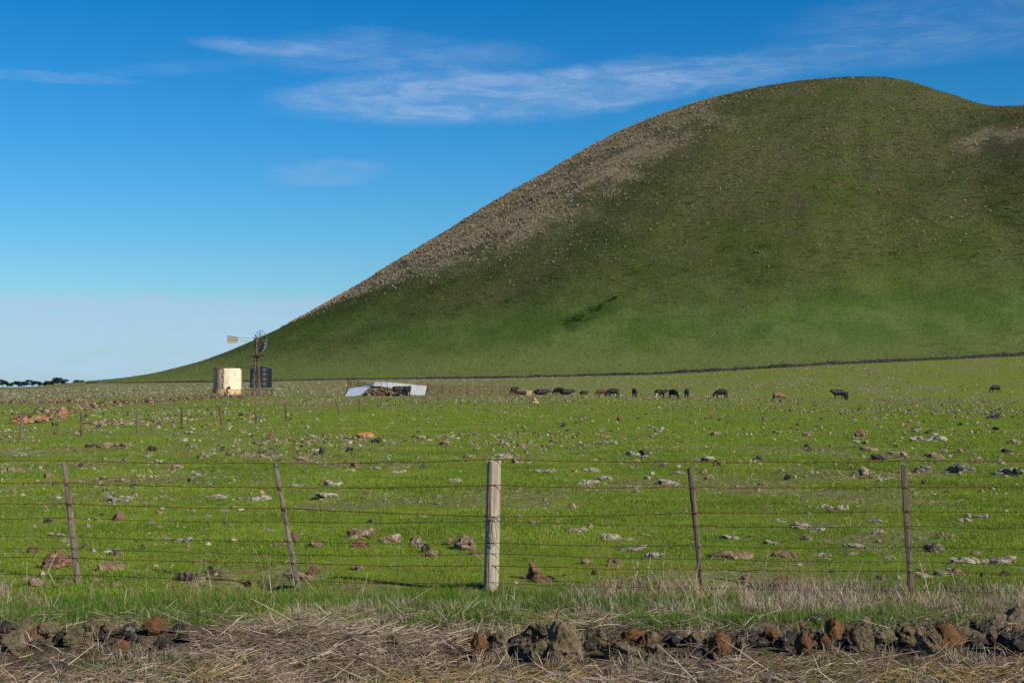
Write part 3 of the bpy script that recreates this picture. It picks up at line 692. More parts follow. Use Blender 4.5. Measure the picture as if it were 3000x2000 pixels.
Z7 = [(280,340,200,170,'r'),(430,265,190,120,'o'),(590,360,120,90,'d'),(690,220,95,120,'o'),(800,215,190,150,'o'),(770,360,160,170,'o'),(985,285,260,310,'B'),(1235,265,150,130,'o'),(1185,320,100,110,'d'),(1530,250,150,110,'r'),(1440,370,280,120,'o'),(1680,265,150,110,'o'),(1710,365,150,130,'o'),(1880,290,150,110,'d'),(2040,270,160,120,'o'),(2230,330,170,190,'r'),(2060,400,140,80,'d'),(80,330,120,90,'d'),(1340,280,100,90,'d'),(600,280,110,80,'d'),(1930,400,120,70,'d'),(160,400,110,60,'d')]
Z8 = [(130,400,170,80,'d'),(300,410,150,110,'r'),(50,490,110,120,'o'),(210,470,120,90,'d'),(400,470,140,90,'d'),(560,480,170,170,'r'),(610,380,180,100,'o'),(700,290,190,110,'d'),(805,370,115,175,'R'),(720,450,90,110,'r'),(960,390,110,110,'r'),(1050,310,110,110,'m'),(1040,430,140,200,'o'),(900,470,110,90,'d'),(1200,430,190,140,'o'),(1400,400,210,150,'t'),(1330,480,110,110,'d'),(1570,460,190,200,'o'),(1700,430,180,200,'r'),(1850,410,130,140,'o'),(1980,370,140,130,'d'),(2150,300,160,120,'m'),(2270,270,170,180,'m'),(2270,490,240,180,'d'),(2100,430,130,110,'o'),(1960,470,120,90,'d'),(2360,420,120,150,'o')]
MK = {'o': 's_olive', 'r': 's_rust', 'R': 's_rust', 'd': 's_dark', 'B': 's_olive', 't': 's_olive', 'm': 'mound'}
for lst, f_, ox, oy in ((Z6, 3.136, 0, 1780), (Z7, 2.767, 1300, 1780), (Z8, 2.767, 2150, 1720)):
    for (x, y, a, b, c) in lst: wall_stone(ox + x / f_, oy + y / f_ - (8 if ox == 0 else 0), a / f_ * (1.2 if ox == 0 else 1), b / f_ * (1.2 if ox == 0 else 1), MK[c], dy=.10 if c in 'dm' else 0.0)
for u in np.arange(-150, 3200, 46):        # the buried core between and behind them
    if 560 < u < 1380 and random.random() < .72: continue
    wall_stone(u + random.uniform(-20, 20), 1893 + random.uniform(-18, 14) - (22 if u > 2150 else 0), random.uniform(40, 75), random.uniform(30, 52), random.choice(['s_dark', 's_olive', 's_olive', 's_olive', 's_rust']), dy=random.uniform(.1, .32))

# ---- the wire fence in front
fence = empty('wire_fence', (0, 12.8, put_z(0, 12.8)), 'old farm fence of five timber posts and eight rusty wires along the paddock', 'wire fence')
FB = [(234, 1708), (880, 1718), (1437, 1728), (2062, 1742), (2672, 1750)]
FT = [(192, 1357), (808, 1358), (1447, 1352), (2020, 1370), (2646, 1362)]
def fence_post(i, r, mat, split):
    g = ground_at(*FB[i]); k = g.y / F
    top = Vector(((FT[i][0] - 1500) * k, g.y + random.uniform(-.03, .03), CZ + (1133 - FT[i][1]) * k)); base_p = g - Vector((0, 0, .12))
    V = []; n = 14 if not split else 10; rings = 26; ax = (top - base_p)
    prof_ = []
    for j in range(n):
        a = 2 * math.pi * j / n
        q = 1.0 if not split else min(1 / max(abs(math.cos(a)), 1e-3), 1 / max(abs(math.sin(a)), 1e-3)) * .86
        prof_.append((math.cos(a) * q, math.sin(a) * q, random.uniform(-.10, .10)))
    for s in range(rings):
        t = s / (rings - 1); c = base_p + ax * t
        rad = r * (1.05 - .10 * t) if not split else r * (1.0 + .08 * math.sin(t * 5 + i))
        for j, (ca, sa, jj) in enumerate(prof_):
            q = rad * (1 + jj + .05 * mnoise.noise(Vector((ca * 2 + i * 7, sa * 2, t * 9))))
            zt = 0 if s < rings - 1 else random.uniform(-.02, .014)
            V.append((c.x + ca * q, c.y + sa * q, c.z + zt))
    f4 = [(s * n + j, s * n + (j + 1) % n, (s + 1) * n + (j + 1) % n, (s + 1) * n + j) for s in range(rings - 1) for j in range(n)]
    top_c = len(V); V.append((top.x, top.y, top.z - .012)); f3 = [((rings - 1) * n + j, (rings - 1) * n + (j + 1) % n, top_c) for j in range(n)]
    V = np.array(V) - np.array(g); me = mesh_np('post', V, [np.array(f4), np.array(f3)], [mat], False)
    o = link('post', me, fence); o.location = g - fence.location
    return base_p + Vector((0, 0, .12)), top
PD = [fence_post(0, .027, M['post'], True), fence_post(1, .026, M['post'], True), fence_post(2, .063, M['post_pale'], False), fence_post(3, .026, M['post_dark'], True), fence_post(4, .028, M['post_dark'], True)]
fence.children[2]['label'] = 'thick pale round strainer post, upright in the middle'
WH = [[1.14, .93, .74, .61, .436, .33, .238, .083], [1.128, .91, .72, .597, .42, .30, .22, .0625], [1.15, .923, .649, .609, .418, .329, .2215, .074], [1.165, .945, .72, .607, .43, .32, .232, .070], [1.184, .961, .747, .619, .44, .318, .235, .074]]
def on_post(i, h):
    b, t = PD[i]; p = b + (t - b) * (h / (t - b).z); return p + Vector((0, -.066 if i == 2 else -.036, 0))
for k in range(8):
    pts = [on_post(i, WH[i][k]) for i in range(5)]
    e0 = pts[0] + (pts[0] - pts[1]) * 1.6; e1 = pts[4] + (pts[4] - pts[3]) * 1.6
    line = []; allp = [e0] + pts + [e1]; thin = k in (3, 4, 5, 7)
    for a, b in zip(allp[:-1], allp[1:]):
        L_ = (b - a).length; sag = .018 * (L_ / 2) * (1 if thin else .7) * random.uniform(.5, 1.3); N_ = 14
        for s in range(N_):
            t = s / N_; p = a.lerp(b, t); p.z -= sag * 4 * t * (1 - t); p.z += random.gauss(0, .0022); p.y += random.gauss(0, .002); line.append(p)
    line.append(e1)
    mb = MB(); mb.tube(line, .0025 if thin else .0034, 5)
    if k in (0, 1, 2, 6):
        for a, b in zip(line[:-1], line[1:]):
            t = random.uniform(.2, .8); c = a.lerp(b, t); d = (b - a).normalized()
            for _ in range(2):
                v = Vector((random.gauss(0, .25), random.gauss(0, 1), random.gauss(0, 1))).normalized() * .017
                mb.tube([c - v, c + v], .0013, 4)
            mb.tube([c - d * .007, c + d * .007], .0046, 5)
    if k == 2:                                   # tie loops round the posts
        for i in range(5):
            c = on_post(i, WH[i][2]); r_ = .068 if i == 2 else .043
            mb.tube([c + Vector((math.cos(a) * r_, .05 + math.sin(a) * r_ - .015, random.gauss(0, .006))) for a in np.linspace(0, 6.28, 13)], .0022, 5)
    wo = link('wire', mb.mesh('wire', M['wire'] if thin else M['wire_rust']), fence)
    wo.data.transform(Matrix.Translation(-fence.location))
mb = MB()                                        # loose end hanging on the strainer post
c = on_post(2, .64)
for _ in range(4):
    p = c + Vector((random.uniform(-.03, .03), -.012, 0)); mb.tube([p, p + Vector((random.uniform(-.03, .03), -.012, -random.uniform(.05, .14))), p + Vector((random.uniform(-.02, .06), -.004, -random.uniform(.15, .28)))], .002, 5)
for _ in range(3):
    p = c + Vector((random.uniform(-.03, .0), -.012, .0)); mb.tube([p, p + Vector((-.005, -.012, random.uniform(.08, .2)))], .002, 5)
o = link('loose_wire', mb.mesh('loose_wire', M['wire_rust']), fence); o.data.transform(Matrix.Translation(-fence.location))

# ---- rocks in the paddock, one object each
R4 = """65,275,60,32,b 225,305,45,28,b 430,350,35,14,b 615,355,45,14,d 795,272,65,30,b 915,222,30,25,b 500,385,40,16,p 525,415,60,18,p 577,402,65,24,p 745,397,30,22,p 400,440,36,16,r 388,465,26,12,r 535,502,62,38,r 985,408,75,14,p 1180,412,90,24,p 1030,460,36,20,p 935,490,50,18,p 930,550,34,14,p 835,598,70,32,p 755,590,35,20,p 255,572,55,20,p 305,600,55,28,p 1220,552,60,20,p 1090,592,50,16,p 1290,622,70,28,b 1350,598,50,44,r 1450,625,66,36,b 1660,570,105,58,b 1790,592,80,42,b 1648,627,70,36,r 1910,612,45,58,b 1955,645,44,40,d 1985,665,50,30,b 2145,625,110,50,m 140,655,60,36,r 240,710,130,66,r 255,675,56,36,r 495,720,95,66,b 527,663,50,45,b 968,740,40,34,d 1018,740,26,22,b 1435,742,50,34,r 1335,752,44,30,b 1380,775,90,20,b 850,772,80,40,d 1645,725,60,34,m 1222,672,36,14,b 1635,262,50,28,r 1715,265,60,26,p 1830,285,55,20,p 1520,400,105,30,p 1525,335,70,50,p 1365,345,60,25,p 1050,305,60,26,p 970,315,40,16,p 905,300,50,18,p 1685,385,32,28,b 1772,412,28,12,b 1930,360,26,14,b 1940,488,40,24,p 1480,195,28,28,d 1602,182,26,26,d 1680,122,60,30,o 1245,122,25,34,r 480,165,60,28,b 575,165,45,26,b 535,163,35,22,b 418,167,40,18,d 690,180,40,26,d 2090,325,45,40,p 2275,225,60,24,p 2150,220,44,26,b 2325,222,45,24,p 2195,665,60,24,b 2060,615,60,18,b 150,800,90,50,m 285,800,70,26,m 1140,800,40,18,b 1110,820,36,20,m 590,830,60,24,m"""
R5 = """105,40,32,22,t 250,40,14,14,b 25,312,45,30,b 155,362,80,24,p 365,358,70,18,p 435,390,60,30,p 880,305,90,30,p 955,325,40,36,b 1138,297,38,36,g 770,365,40,24,p 880,362,30,24,b 905,392,32,18,b 715,412,85,24,p 350,415,80,30,p 565,430,50,18,p 1270,393,28,22,d 1048,430,35,20,b 1145,418,26,16,b 1395,365,40,30,p 1625,365,60,50,b 1710,393,60,20,p 1895,350,60,36,g 2040,350,90,50,g 2100,352,60,34,g 2290,360,110,50,g 1950,295,70,34,b 2045,275,50,20,d 1865,210,50,30,p 1950,215,80,26,p 2230,110,60,22,d 2310,225,50,24,b 1895,415,24,22,d 2000,460,22,20,d 2085,582,60,26,p 2160,565,60,24,p 1440,520,55,34,p 1525,527,46,36,p 1470,547,50,18,r 1345,615,90,36,p 1400,628,60,30,p 1235,588,50,20,p 1680,592,60,20,p 1687,637,46,28,p 1890,668,36,20,p 1980,660,46,30,b 1950,710,80,64,g 1010,658,75,36,p 1115,660,36,14,b 1200,682,60,34,p 1360,665,60,24,b 455,660,75,50,p 545,715,100,42,p 535,672,40,26,p 650,745,75,34,p 620,650,45,22,p 30,565,34,26,p 105,600,50,18,b 195,617,40,18,p 300,637,80,20,p 437,595,30,16,b 1055,750,100,44,b 950,750,90,36,b 1250,745,90,30,b 1430,747,60,16,p 1565,740,50,20,p 1735,757,40,20,p 1580,705,80,20,p 340,775,60,30,b 480,785,75,34,b 2140,738,60,20,b 2090,772,110,40,p 2230,768,130,44,p 1910,838,70,40,p 1980,828,70,36,p 2040,825,70,34,b 2165,845,22,40,d 1885,812,40,18,b 1090,850,60,28,b 95,832,60,62,r 140,856,80,36,r 375,830,20,20,d 1690,300,60,30,d 1800,285,50,40,b 1760,275,50,24,p 1640,262,60,24,b 2130,310,50,20,b 2280,270,50,22,d 1700,850,50,22,m 1240,870,90,22,r 1230,895,70,20,d 1100,905,70,30,d 1990,900,40,30,d"""
rocks = []
for txt, ox, oy in ((R4, 0, 1200), (R5, 1500, 1150)):
    for r in txt.split():
        x, y, a, b, c = r.split(','); rocks.append((ox + float(x) / 1.568, oy + float(y) / 1.568, float(a) / 1.568, float(b) / 1.568, c))
PM = {'g': 's_grey', 'b': 's_brown', 'd': 's_dark', 'r': 's_red', 'p': 's_pale', 'o': 's_orange', 't': 's_tan', 'm': 'mound'}
ADJ = {'g': 'grey lumpy', 'b': 'brown', 'd': 'dark', 'r': 'reddish', 'p': 'pale lichened', 'o': 'orange', 't': 'tan', 'm': 'grassy'}
NOUN = {'m': 'clod'}
def post_u(i, v): (bx, by), (tx, ty) = FB[i], FT[i]; return bx + (tx - bx) * (v - by) / (ty - by)
def wire_v(k, u):
    us = [b[0] for b in FB]; vs = [FB[i][1] - WH[i][k] * 4167 / (CZ * F / (FB[i][1] - 1133)) for i in range(5)]
    return float(np.interp(u, us, vs))
ORDN = ['top', 'second', 'third', 'fourth', 'fifth', 'sixth', 'seventh', 'lowest']
PON = ['first', 'second', 'middle', 'fourth', 'fifth']
cells = {}
for i, (u, v, a, b, c) in enumerate(rocks):
    ip = sum(u > post_u(j, v) for j in range(5)); iw = sum(v > wire_v(k, u) for k in range(8))
    cells.setdefault((ip, iw, c), []).append(i)
labels = {}
for (ip, iw, c), ids in cells.items():
    ids.sort(key=lambda i: rocks[i][0])
    where = 'left of the first post' if ip == 0 else 'right of the fifth post' if ip == 5 else f'between {PON[ip-1]} and {PON[ip]} posts'
    wv = 'seen above the top wire' if iw == 0 else 'below the lowest wire' if iw == 8 else f'under the {ORDN[iw-1]} wire'
    for q, i in enumerate(ids):
        n = len(ids)
        if n == 1: od = ''
        elif n == 2: od = (', the left one', ', the right one')[q]
        else: od = ', leftmost' if q == 0 else ', rightmost' if q == n - 1 else f', {["", "second", "third", "fourth", "fifth", "sixth", "seventh", "eighth", "ninth", "tenth"][q]} from left'
        labels[i] = f"{ADJ[c]} {NOUN.get(c, 'rock')} {where} {wv}{od}"
near_pts = []
for i, (u, v, a, b, c) in enumerate(rocks):
    g = ground_at(u, v + b * .42); k = g.y / F; W_, H_ = a * k, b * k
    pale = c == 'p'
    o = link('grass_clod' if c == 'm' else 'field_rock', random.choice(rock_me[PM[c]]))
    H_ = max(H_, (.42 if pale or c == 'g' else .35) * W_)
    o.scale = (W_ * 1.30, W_ * random.uniform(.8, 1.2), H_ * (1.75 if not pale else 1.6)); o.rotation_euler = (random.uniform(-.2, .2), random.uniform(-.2, .2), random.choice((0, math.pi)) + random.uniform(-.4, .4))
    o.location = (g.x, g.y + W_ * .3, g.z + H_ * (.28 if not pale else .16))
    tag(o, labels[i], 'clod' if c == 'm' else 'rock', 'rocks lying in the near paddock')
    near_pts.append((g.x, g.y + W_ * .3, W_, c))
cnt = 0
for _ in range(4000):                             # smaller ones further out
    if cnt >= 110: break
    u = random.uniform(20, 2990); v = 1185 + 175 * random.random() ** 1.3
    if random.random() > (.25 + .75 * float(fbm(np.array(u * .006), np.array(v * .02), 3) > .5)): continue
    g = ground_at(u, v); c = random.choice('bbbddppppr'); W_ = random.uniform(.16, .42); cnt += 1
    o = link('paddock_stone', random.choice(rock_me[PM[c]])); o.scale = (W_, W_ * random.uniform(.7, 1.1), W_ * random.uniform(.5, .9)); o.rotation_euler = (random.uniform(-.3, .3), random.uniform(-.3, .3), random.uniform(0, 6.28)); o.location = (g.x, g.y, g.z + W_ * .12)
    tag(o, {'b': 'small brown stone', 'd': 'small dark stone', 'p': 'small pale lichened stone', 'r': 'small reddish stone'}[c] + ' scattered far out in the green paddock', 'stone', 'small stones far out in the paddock')

def rubble(name, pts, sizes, mat, sub=1, flat=.65, parent=None, seed=3, kind=True):
    """many small loose stones joined into one mesh"""
    protos = [stone_shape(seed * 31 + i, sub, rough=.3, cuts=6)[0] for i in range(10)]; Fc = ico(sub)[1]
    n = len(pts); pts = np.asarray(pts, float); sizes = np.asarray(sizes, float)
    pk = rng.integers(0, 10, n); P = np.array(protos)[pk]
    a = rng.uniform(0, 6.28, n); ca, sa = np.cos(a)[:, None], np.sin(a)[:, None]
    x = P[:, :, 0] * ca - P[:, :, 1] * sa; y = P[:, :, 0] * sa + P[:, :, 1] * ca; z = P[:, :, 2] * rng.uniform(flat * .7, flat * 1.4, n)[:, None]
    V = np.stack([x, y, z], -1) * sizes[:, None, None] + pts[:, None]
    Q = Fc[None] + (np.arange(n) * P.shape[1])[:, None, None]
    o = link(name, mesh_np(name, V.reshape(-1, 3), Q.reshape(-1, 3), [M[m_] for m_ in mat], False, midx=np.repeat(rng.integers(0, len(mat), n), len(Fc))), parent)
    return tag(o, kind='stuff') if kind else o
def rubble_thing(name, label, cat, P_, S_, mats, part='stone', **k):
    c = Vector(np.mean(np.array(P_), 0)); e = empty(name, c, label, cat); o = rubble(part, np.array(P_) - np.array(c), S_, mats, parent=e, **k); return e
def loose_stones():
    P_, S_ = [], []
    for (x, y, w_, c) in near_pts:                 # crumbs round each rock
        for _ in range(7 if c == 'p' else 3):
            xx = x + random.gauss(0, w_ * .75); yy = y + random.gauss(0, w_ * .9); s = w_ * random.uniform(.06, .26); P_.append((xx, yy, put_z(xx, yy) + s * .1)); S_.append(s)
    x, y = wedge(13, 60, 8.0); f = fbm(x * .16 + 40, y * .10, 4); k = rng.random(len(x)) < .12 + .9 * sstep(.50, .64, f); x, y = x[k], y[k]; s = (.025 + .13 * rng.random(len(x)) ** 2.2) * np.interp(y, [13, 40], [.7, 1.2])
    P_ += list(zip(x, y, T(x, y) + s * .12)); S_ += list(s)
    rubble('loose_stones', P_, S_, ['s_pale', 's_brown', 's_dark', 's_brown', 's_grey', 's_brown'], sub=2, flat=.7)
    P_, S_ = [], []
    x, y = wedge(60, 225, 1.15, 4); f = fbm(x * .05 + 40, y * .028, 4); k = rng.random(len(x)) < .18 + .9 * sstep(.50, .64, f); x, y = x[k], y[k]; s = .07 + .20 * rng.random(len(x)) ** 1.6
    P_ += list(zip(x, y, T(x, y) + s * .12)); S_ += list(s)
    rubble('far_loose_stones', P_, S_, ['s_pale', 's_brown', 's_dark', 's_dark', 's_brown', 's_grey', 's_brown'], flat=.8)
    # stones and stubble on the slope under the hill
    x, y = wedge(232, 470, .12, 4); k = rng.random(len(x)) < .35 + .65 * sstep(.42, .6, fbm(x * .03, y * .02)); x, y = x[k], y[k]; s = rng.uniform(.2, .5, len(x))
    rubble('slope_stones', list(zip(x, y, T(x, y) + s * .1)), s, ['s_pale', 's_far', 's_brown', 's_pale'], seed=9)
loose_stones()
# ------------------------------------------------------------------ the line of steel pickets across the paddock
PK = [(60.7,1209,60.7,1290),(237,1207,237,1278),(401.5,1202,401.5,1269),(532,1193,532,1254),(640,1189,651,1247),(746,1189,750,1238),(834,1185,840,1234),(984,1178,995,1218),(1052.7,1170,1053,1208),(1118,1157,1115,1193),(1158,1154,1158,1188),(1205,1155,1205,1183),(1249,1158,1249,1181),(1282,1141,1282,1176),(1314,1144,1314,1168)]
g0 = ground_at(60.7, 1290)
pf = empty('picket_fence', g0, 'thin fence of dark steel pickets running away across the paddock to the yards', 'picket fence')
tops = []
for (tu, tv, bu, bv) in PK:
    g = ground_at(bu, bv); k = g.y / F; h = max(.7, min(1.25, (bv - tv) * k)); tx = (tu - bu) * k
    mb = MB(); r = .055 if bu in (401.5, 60.7) else .044
    mb.tube([(0, 0, -.1), (tx * .5, 0, h * .5), (tx, 0, h)], [r, r, r * .9], 5); mb.box((tx * .8, -.03, h * .8), (.02, .04, .05))
    o = link('picket', mb.mesh('picket', M['post_dark'] if bu in (401.5, 60.7) else M['mill_rust']), pf); o.location = g - pf.location
    tops.append((g, Vector((tx, 0, h))))
first = tops[0]; ext = (ground_xy(-260, 44.5), first[1])
for fr in (.95, .62, .3):
    mb = MB(); pts = [ext[0] + ext[1] * fr] + [g + t_ * fr for g, t_ in tops]
    mb.tube(pts, .004, 4); o = link('wire', mb.mesh('wire', M['wire']), pf); o.data.transform(Matrix.Translation(-pf.location))

# ------------------------------------------------------------------ water tank, stand tank and wind pump
TY = 226.0; TK = TY / F
def cyl(r, z0, z1, n=48, a0=0.0, a1=2 * math.pi, prof=None):
    zs = prof if prof else [(z0, r), (z1, r)]
    full = abs(a1 - a0 - 2 * math.pi) < 1e-6; m_ = n if full else n + 1
    V = [(rr * math.cos(a0 + (a1 - a0) * j / n), rr * math.sin(a0 + (a1 - a0) * j / n), z) for (z, rr) in zs for j in range(m_)]
    f = [(i * m_ + j, i * m_ + (j + 1) % m_, (i + 1) * m_ + (j + 1) % m_, (i + 1) * m_ + j) for i in range(len(zs) - 1) for j in range(n)]
    return np.array(V), np.array(f)
def disc(mb, r0, z0, r1, z1, n=48):
    V = [(r0 * math.cos(2 * math.pi * j / n), r0 * math.sin(2 * math.pi * j / n), z0) for j in range(n)] + [(r1 * math.cos(2 * math.pi * j / n), r1 * math.sin(2 * math.pi * j / n), z1) for j in range(n)]
    mb.add(V, f4=[(j, (j + 1) % n, n + (j + 1) % n, n + j) for j in range(n)])
g = ground_xy(667, 226.0); TY = g.y; TK = TY / F; print('tank', g, 1133 + (CZ - g.z) / TK)
tank = empty('water_tank', g, 'round corrugated farm tank half coated in cream render on a crumbling base', 'water tank')
R_ = 41.3 * TK; z_top = (1158 - 1077) * TK; z_mid = (1158 - 1139) * TK
prof_c = []
nr_ = 34
for i in range(nr_ * 4 + 1):
    z = z_mid + (z_top - z_mid) * i / (nr_ * 4); prof_c.append((z, R_ + .028 * math.cos(i * math.pi / 2)))
m, t = new_mat('rusted_corrugated_iron', .7)
t.b.inputs['Metallic'].default_value = .0
streak = t.noise(t.scale(t.obj, (1.6, 1.6, .18)), 1.0, 5, .65)
t.put(t.b.inputs['Base Color'], t.mix(t.smooth(streak, .36, .64), (.60, .47, .33), (.40, .26, .15))); M['tank'] = m
m, t = new_mat('cream_render', .85)
c_ = t.mix(t.smooth(t.noise(t.obj, 1.3, 5, .65), .4, .68), (.68, .56, .42), (.52, .40, .27)); c_ = t.mix(t.smooth(t.noise(t.scale(t.obj, (2.2, 2.2, .25)), 1.0, 5, .7), .58, .72, 0, .6), c_, (.42, .27, .14))
t.put(t.b.inputs['Base Color'], c_); t.put(t.b.inputs['Normal'], t.bump(t.noise(t.obj, 4, 4), .3, .04)); M['render'] = m
m, t = new_mat('crumbled_tank_base', .95)
t.put(t.b.inputs['Base Color'], t.mix(t.smooth(t.noise(t.obj, 1.6, 5, .7), .42, .6), (.50, .37, .21), (.24, .15, .08))); t.put(t.b.inputs['Normal'], t.bump(t.noise(t.obj, 3, 5, .7), .6, .12)); M['plinth'] = m
M['gap_shade'] = flat_mat('painted_gap_shade', (.05, .035, .025), .95)
V, f = cyl(R_, 0, 0, 56, prof=prof_c); link('tank_wall', mesh_np('tank_wall', V, f, [M['tank']], True), tank)
# render coat: a curved shell on the right-hand front, with an uneven edge
n_a, n_z = 40, 22; A0, A1 = math.radians(264), math.radians(402); V = []
for i in range(n_z + 1):
    for j in range(n_a + 1):
        a = A0 + (A1 - A0) * j / n_a; e = .06 * math.sin(i * 1.7) + .05 * math.sin(i * .6 + 2)
        if j == 0: a += e
        z = z_mid * .98 + (z_top - .03 - z_mid) * i / n_z
        if i == 0: z += .22 * (mnoise.noise(Vector((j * .5, 3, 1))))
        V.append(((R_ + .075) * math.cos(a), (R_ + .075) * math.sin(a), z))
for i in range(n_z + 1):
    for j in range(n_a + 1): x_, y_, z_ = V[i * (n_a + 1) + j]; V.append((x_ * (R_ + .01) / (R_ + .075), y_ * (R_ + .01) / (R_ + .075), z_))
W1 = n_a + 1; NN = (n_z + 1) * W1
f = [(i * W1 + j, i * W1 + j + 1, (i + 1) * W1 + j + 1, (i + 1) * W1 + j) for i in range(n_z) for j in range(n_a)]
f += [(b + NN, a + NN, d + NN, c + NN) for (a, b, c, d) in f]
f += [(j, NN + j, NN + j + 1, j + 1) for j in range(n_a)] + [(n_z * W1 + j, n_z * W1 + j + 1, NN + n_z * W1 + j + 1, NN + n_z * W1 + j) for j in range(n_a)]
f += [(i * W1, (i + 1) * W1, NN + (i + 1) * W1, NN + i * W1) for i in range(n_z)]
link('render_coat', mesh_np('render_coat', V, np.array(f), [M['render']], True), tank)
mb = MB(); disc(mb, R_ + .05, z_top, R_ - .02, z_top + .07); disc(mb, R_ - .02, z_top + .07, R_ - .02, z_top - .4); disc(mb, R_ + .05, z_top - .12, R_ + .05, z_top)
mb.build('rim', M['mill_steel'], tank)
mb = MB(); disc(mb, R_ - .03, z_top - .35, .02, z_top - .33); mb.build('tank_lid', M['mill_rust'], tank)
# base ring with a broken edge, and dark slabs in front painted as gap shade
V, f = cyl(R_ + .12, 0, 0, 64, prof=[(-.3, R_ + .16), (.25, R_ + .15), (z_mid * .7, R_ + .13), (z_mid + .05, R_ + .10), (z_mid + .06, R_ - .1)]); V = V.copy()
for i in range(len(V)):
    a = math.atan2(V[i, 1], V[i, 0]); q = mnoise.noise(Vector((math.cos(a) * 3, math.sin(a) * 3, V[i, 2] * 2))); V[i, :2] *= 1 + .02 * q
    if V[i, 2] > z_mid * .9: V[i, 2] += .16 * mnoise.noise(Vector((math.cos(a) * 5, math.sin(a) * 5, 7)))
link('tank_base', mesh_np('tank_base', V, f, [M['plinth']], False), tank)
mb = MB()
for (uu, v0, v1, ww) in ((675, 1133, 1157, 3.2), (681, 1130, 1137, 6), (668, 1147, 1157, 2.4)):
    a = math.asin((uu - 667) * TK / (R_ + .15)); c = Vector((math.sin(a) * (R_ + .16), -math.cos(a) * (R_ + .16), (1158 - (v0 + v1) / 2) * TK))
    mb.box(c, (ww * TK, .05, (v1 - v0) * TK), a, .05)
mb.build('gap_shade_slab', M['gap_shade'], tank)
n_ = 60; aa = rng.uniform(math.pi * .95, math.pi * 2.05, n_); rr_ = R_ + .2 + np.abs(rng.normal(0, .5, n_))
rubble_thing('tank_footing_stones', 'ring of tumbled brown stones around the foot of the cream tank', 'stone heap', [(g.x + r * math.cos(a), g.y + r * math.sin(a), put_z(g.x + r * math.cos(a), g.y + r * math.sin(a)) + .08) for a, r in zip(aa, rr_)], rng.uniform(.2, .55, n_), ['s_brown', 's_tan', 's_red'])

g = ground_xy(764, 238.0); k = g.y / F
bt = empty('black_tank', g, 'dark poly water tank standing on a timber platform behind the wind pump', 'water tank')
m, t = new_mat('black_poly', .38); t.put(t.b.inputs['Base Color'], (.007, .008, .011)); t.b.inputs['Specular IOR Level'].default_value = .5; M['poly'] = m
R2 = 32 * k; zb = CZ + (1133 - 1136) * k - g.z; zt = CZ + (1133 - 1080) * k - g.z
pr_ = []
for i in range(41):
    z = zb + (zt - zb) * i / 40; pr_.append((z, R2 * (1 - .02 * (i in (10, 20, 30))) - (.02 if i in (0, 40) else 0)))
pr_ += [(zt + .05, R2 * .92), (zt + .28, R2 * .35), (zt + .30, .3), (zt + .38, .28), (zt + .39, .01)]
V, f = cyl(R2, 0, 0, 48, prof=pr_); link('tank_body', mesh_np('tank_body', V, f, [M['poly']], True), bt)
mb = MB(); 
for i in range(9): mb.box((-R2 + (2 * R2 + .8) * i / 8 - .0, 0, zb - .07), (.42, 2 * R2 + .3, .09))
mb.build('deck', M['post_pale'], bt)
mb = MB(); mb.box((.75, -R2 * .9, zb - .17), (2 * R2 + 2.6, .16, .12)); mb.box((.2, R2 * .9, zb - .17), (2 * R2 + .6, .16, .12)); mb.build('bearer', M['post_pale'], bt)
for x_ in (-R2 * .9, -R2 * .3, R2 * .3, R2 * .9):
    for y_ in (-R2 * .9, R2 * .9):
        mb = MB(); mb.tube([(x_, y_, -.3), (x_ + random.uniform(-.05, .05), y_, zb - .23)], .085, 6); mb.build('stand_leg', M['mill_steel'], bt)
for (a, b) in ((-.3, .3), (.3, .9)):
    mb = MB(); mb.tube([(R2 * a, -R2 * .9 - .1, .1), (R2 * b, -R2 * .9 - .1, zb - .25)], .05, 5); mb.build('stand_brace', M['mill_steel'], bt)

g = ground_xy(751, 224.0); k = g.y / F
mill = empty('wind_pump', g, 'rusty multi-bladed farm windmill on a lattice tower beside two tanks', 'windmill')
zp = (1158 - 1040) * k; hub_z = (1158 - 996) * k; hb = 16.5 * k / math.sqrt(2) * 1.0; ht = 6.0 * k / math.sqrt(2)
rz = math.radians(28)
def corner(i, z):
    f_ = z / zp; r_ = (hb + (ht - hb) * f_) * math.sqrt(2) * .92; a = rz + math.pi / 4 + i * math.pi / 2; return Vector((r_ * math.cos(a), r_ * math.sin(a), z))
for i in range(4):
    mb = MB(); mb.tube([corner(i, -.4), corner(i, zp * .5), corner(i, zp * 1.0)], [.065, .06, .05], 5); mb.build('tower_leg', M['mill_steel'], mill)
lv = [.25, 1.5, 2.75, 3.9, 4.8, 5.5, zp]
for a, b in zip(lv[:-1], lv[1:]):
    for i in range(4):
        p, q = corner(i, a), corner((i + 1) % 4, b); r_, s_ = corner((i + 1) % 4, a), corner(i, b); out = Vector((p.x + r_.x, p.y + r_.y, 0)).normalized() * .03
        mb = MB(); mb.tube([p + out, q + out], .030, 4); mb.tube([r_ + out * 2, s_ + out * 2], .030, 4); mb.build('cross_brace', M['mill_rust'] if a > 2 else M['mill_steel'], mill)
        mb = MB(); mb.tube([corner(i, b), corner((i + 1) % 4, b)], .035, 4); mb.build('girt', M['mill_rust'] if a > 2 else M['mill_steel'], mill)
mb = MB()
for i in range(7): mb.box((-1.0 + i * .335, 0, zp + .03), (.30, 1.5, .05), 0, .01)
for s_ in (-1, 1): mb.box((0, s_ * .6, zp - .04), (2.4, .1, .09))
mb.build('platform', M['mill_rust'], mill)
mb = MB(); mb.tube([(0, 0, .0), (0, 0, zp)], .05, 6); mb.build('pump_rod', M['mill_rust'], mill)
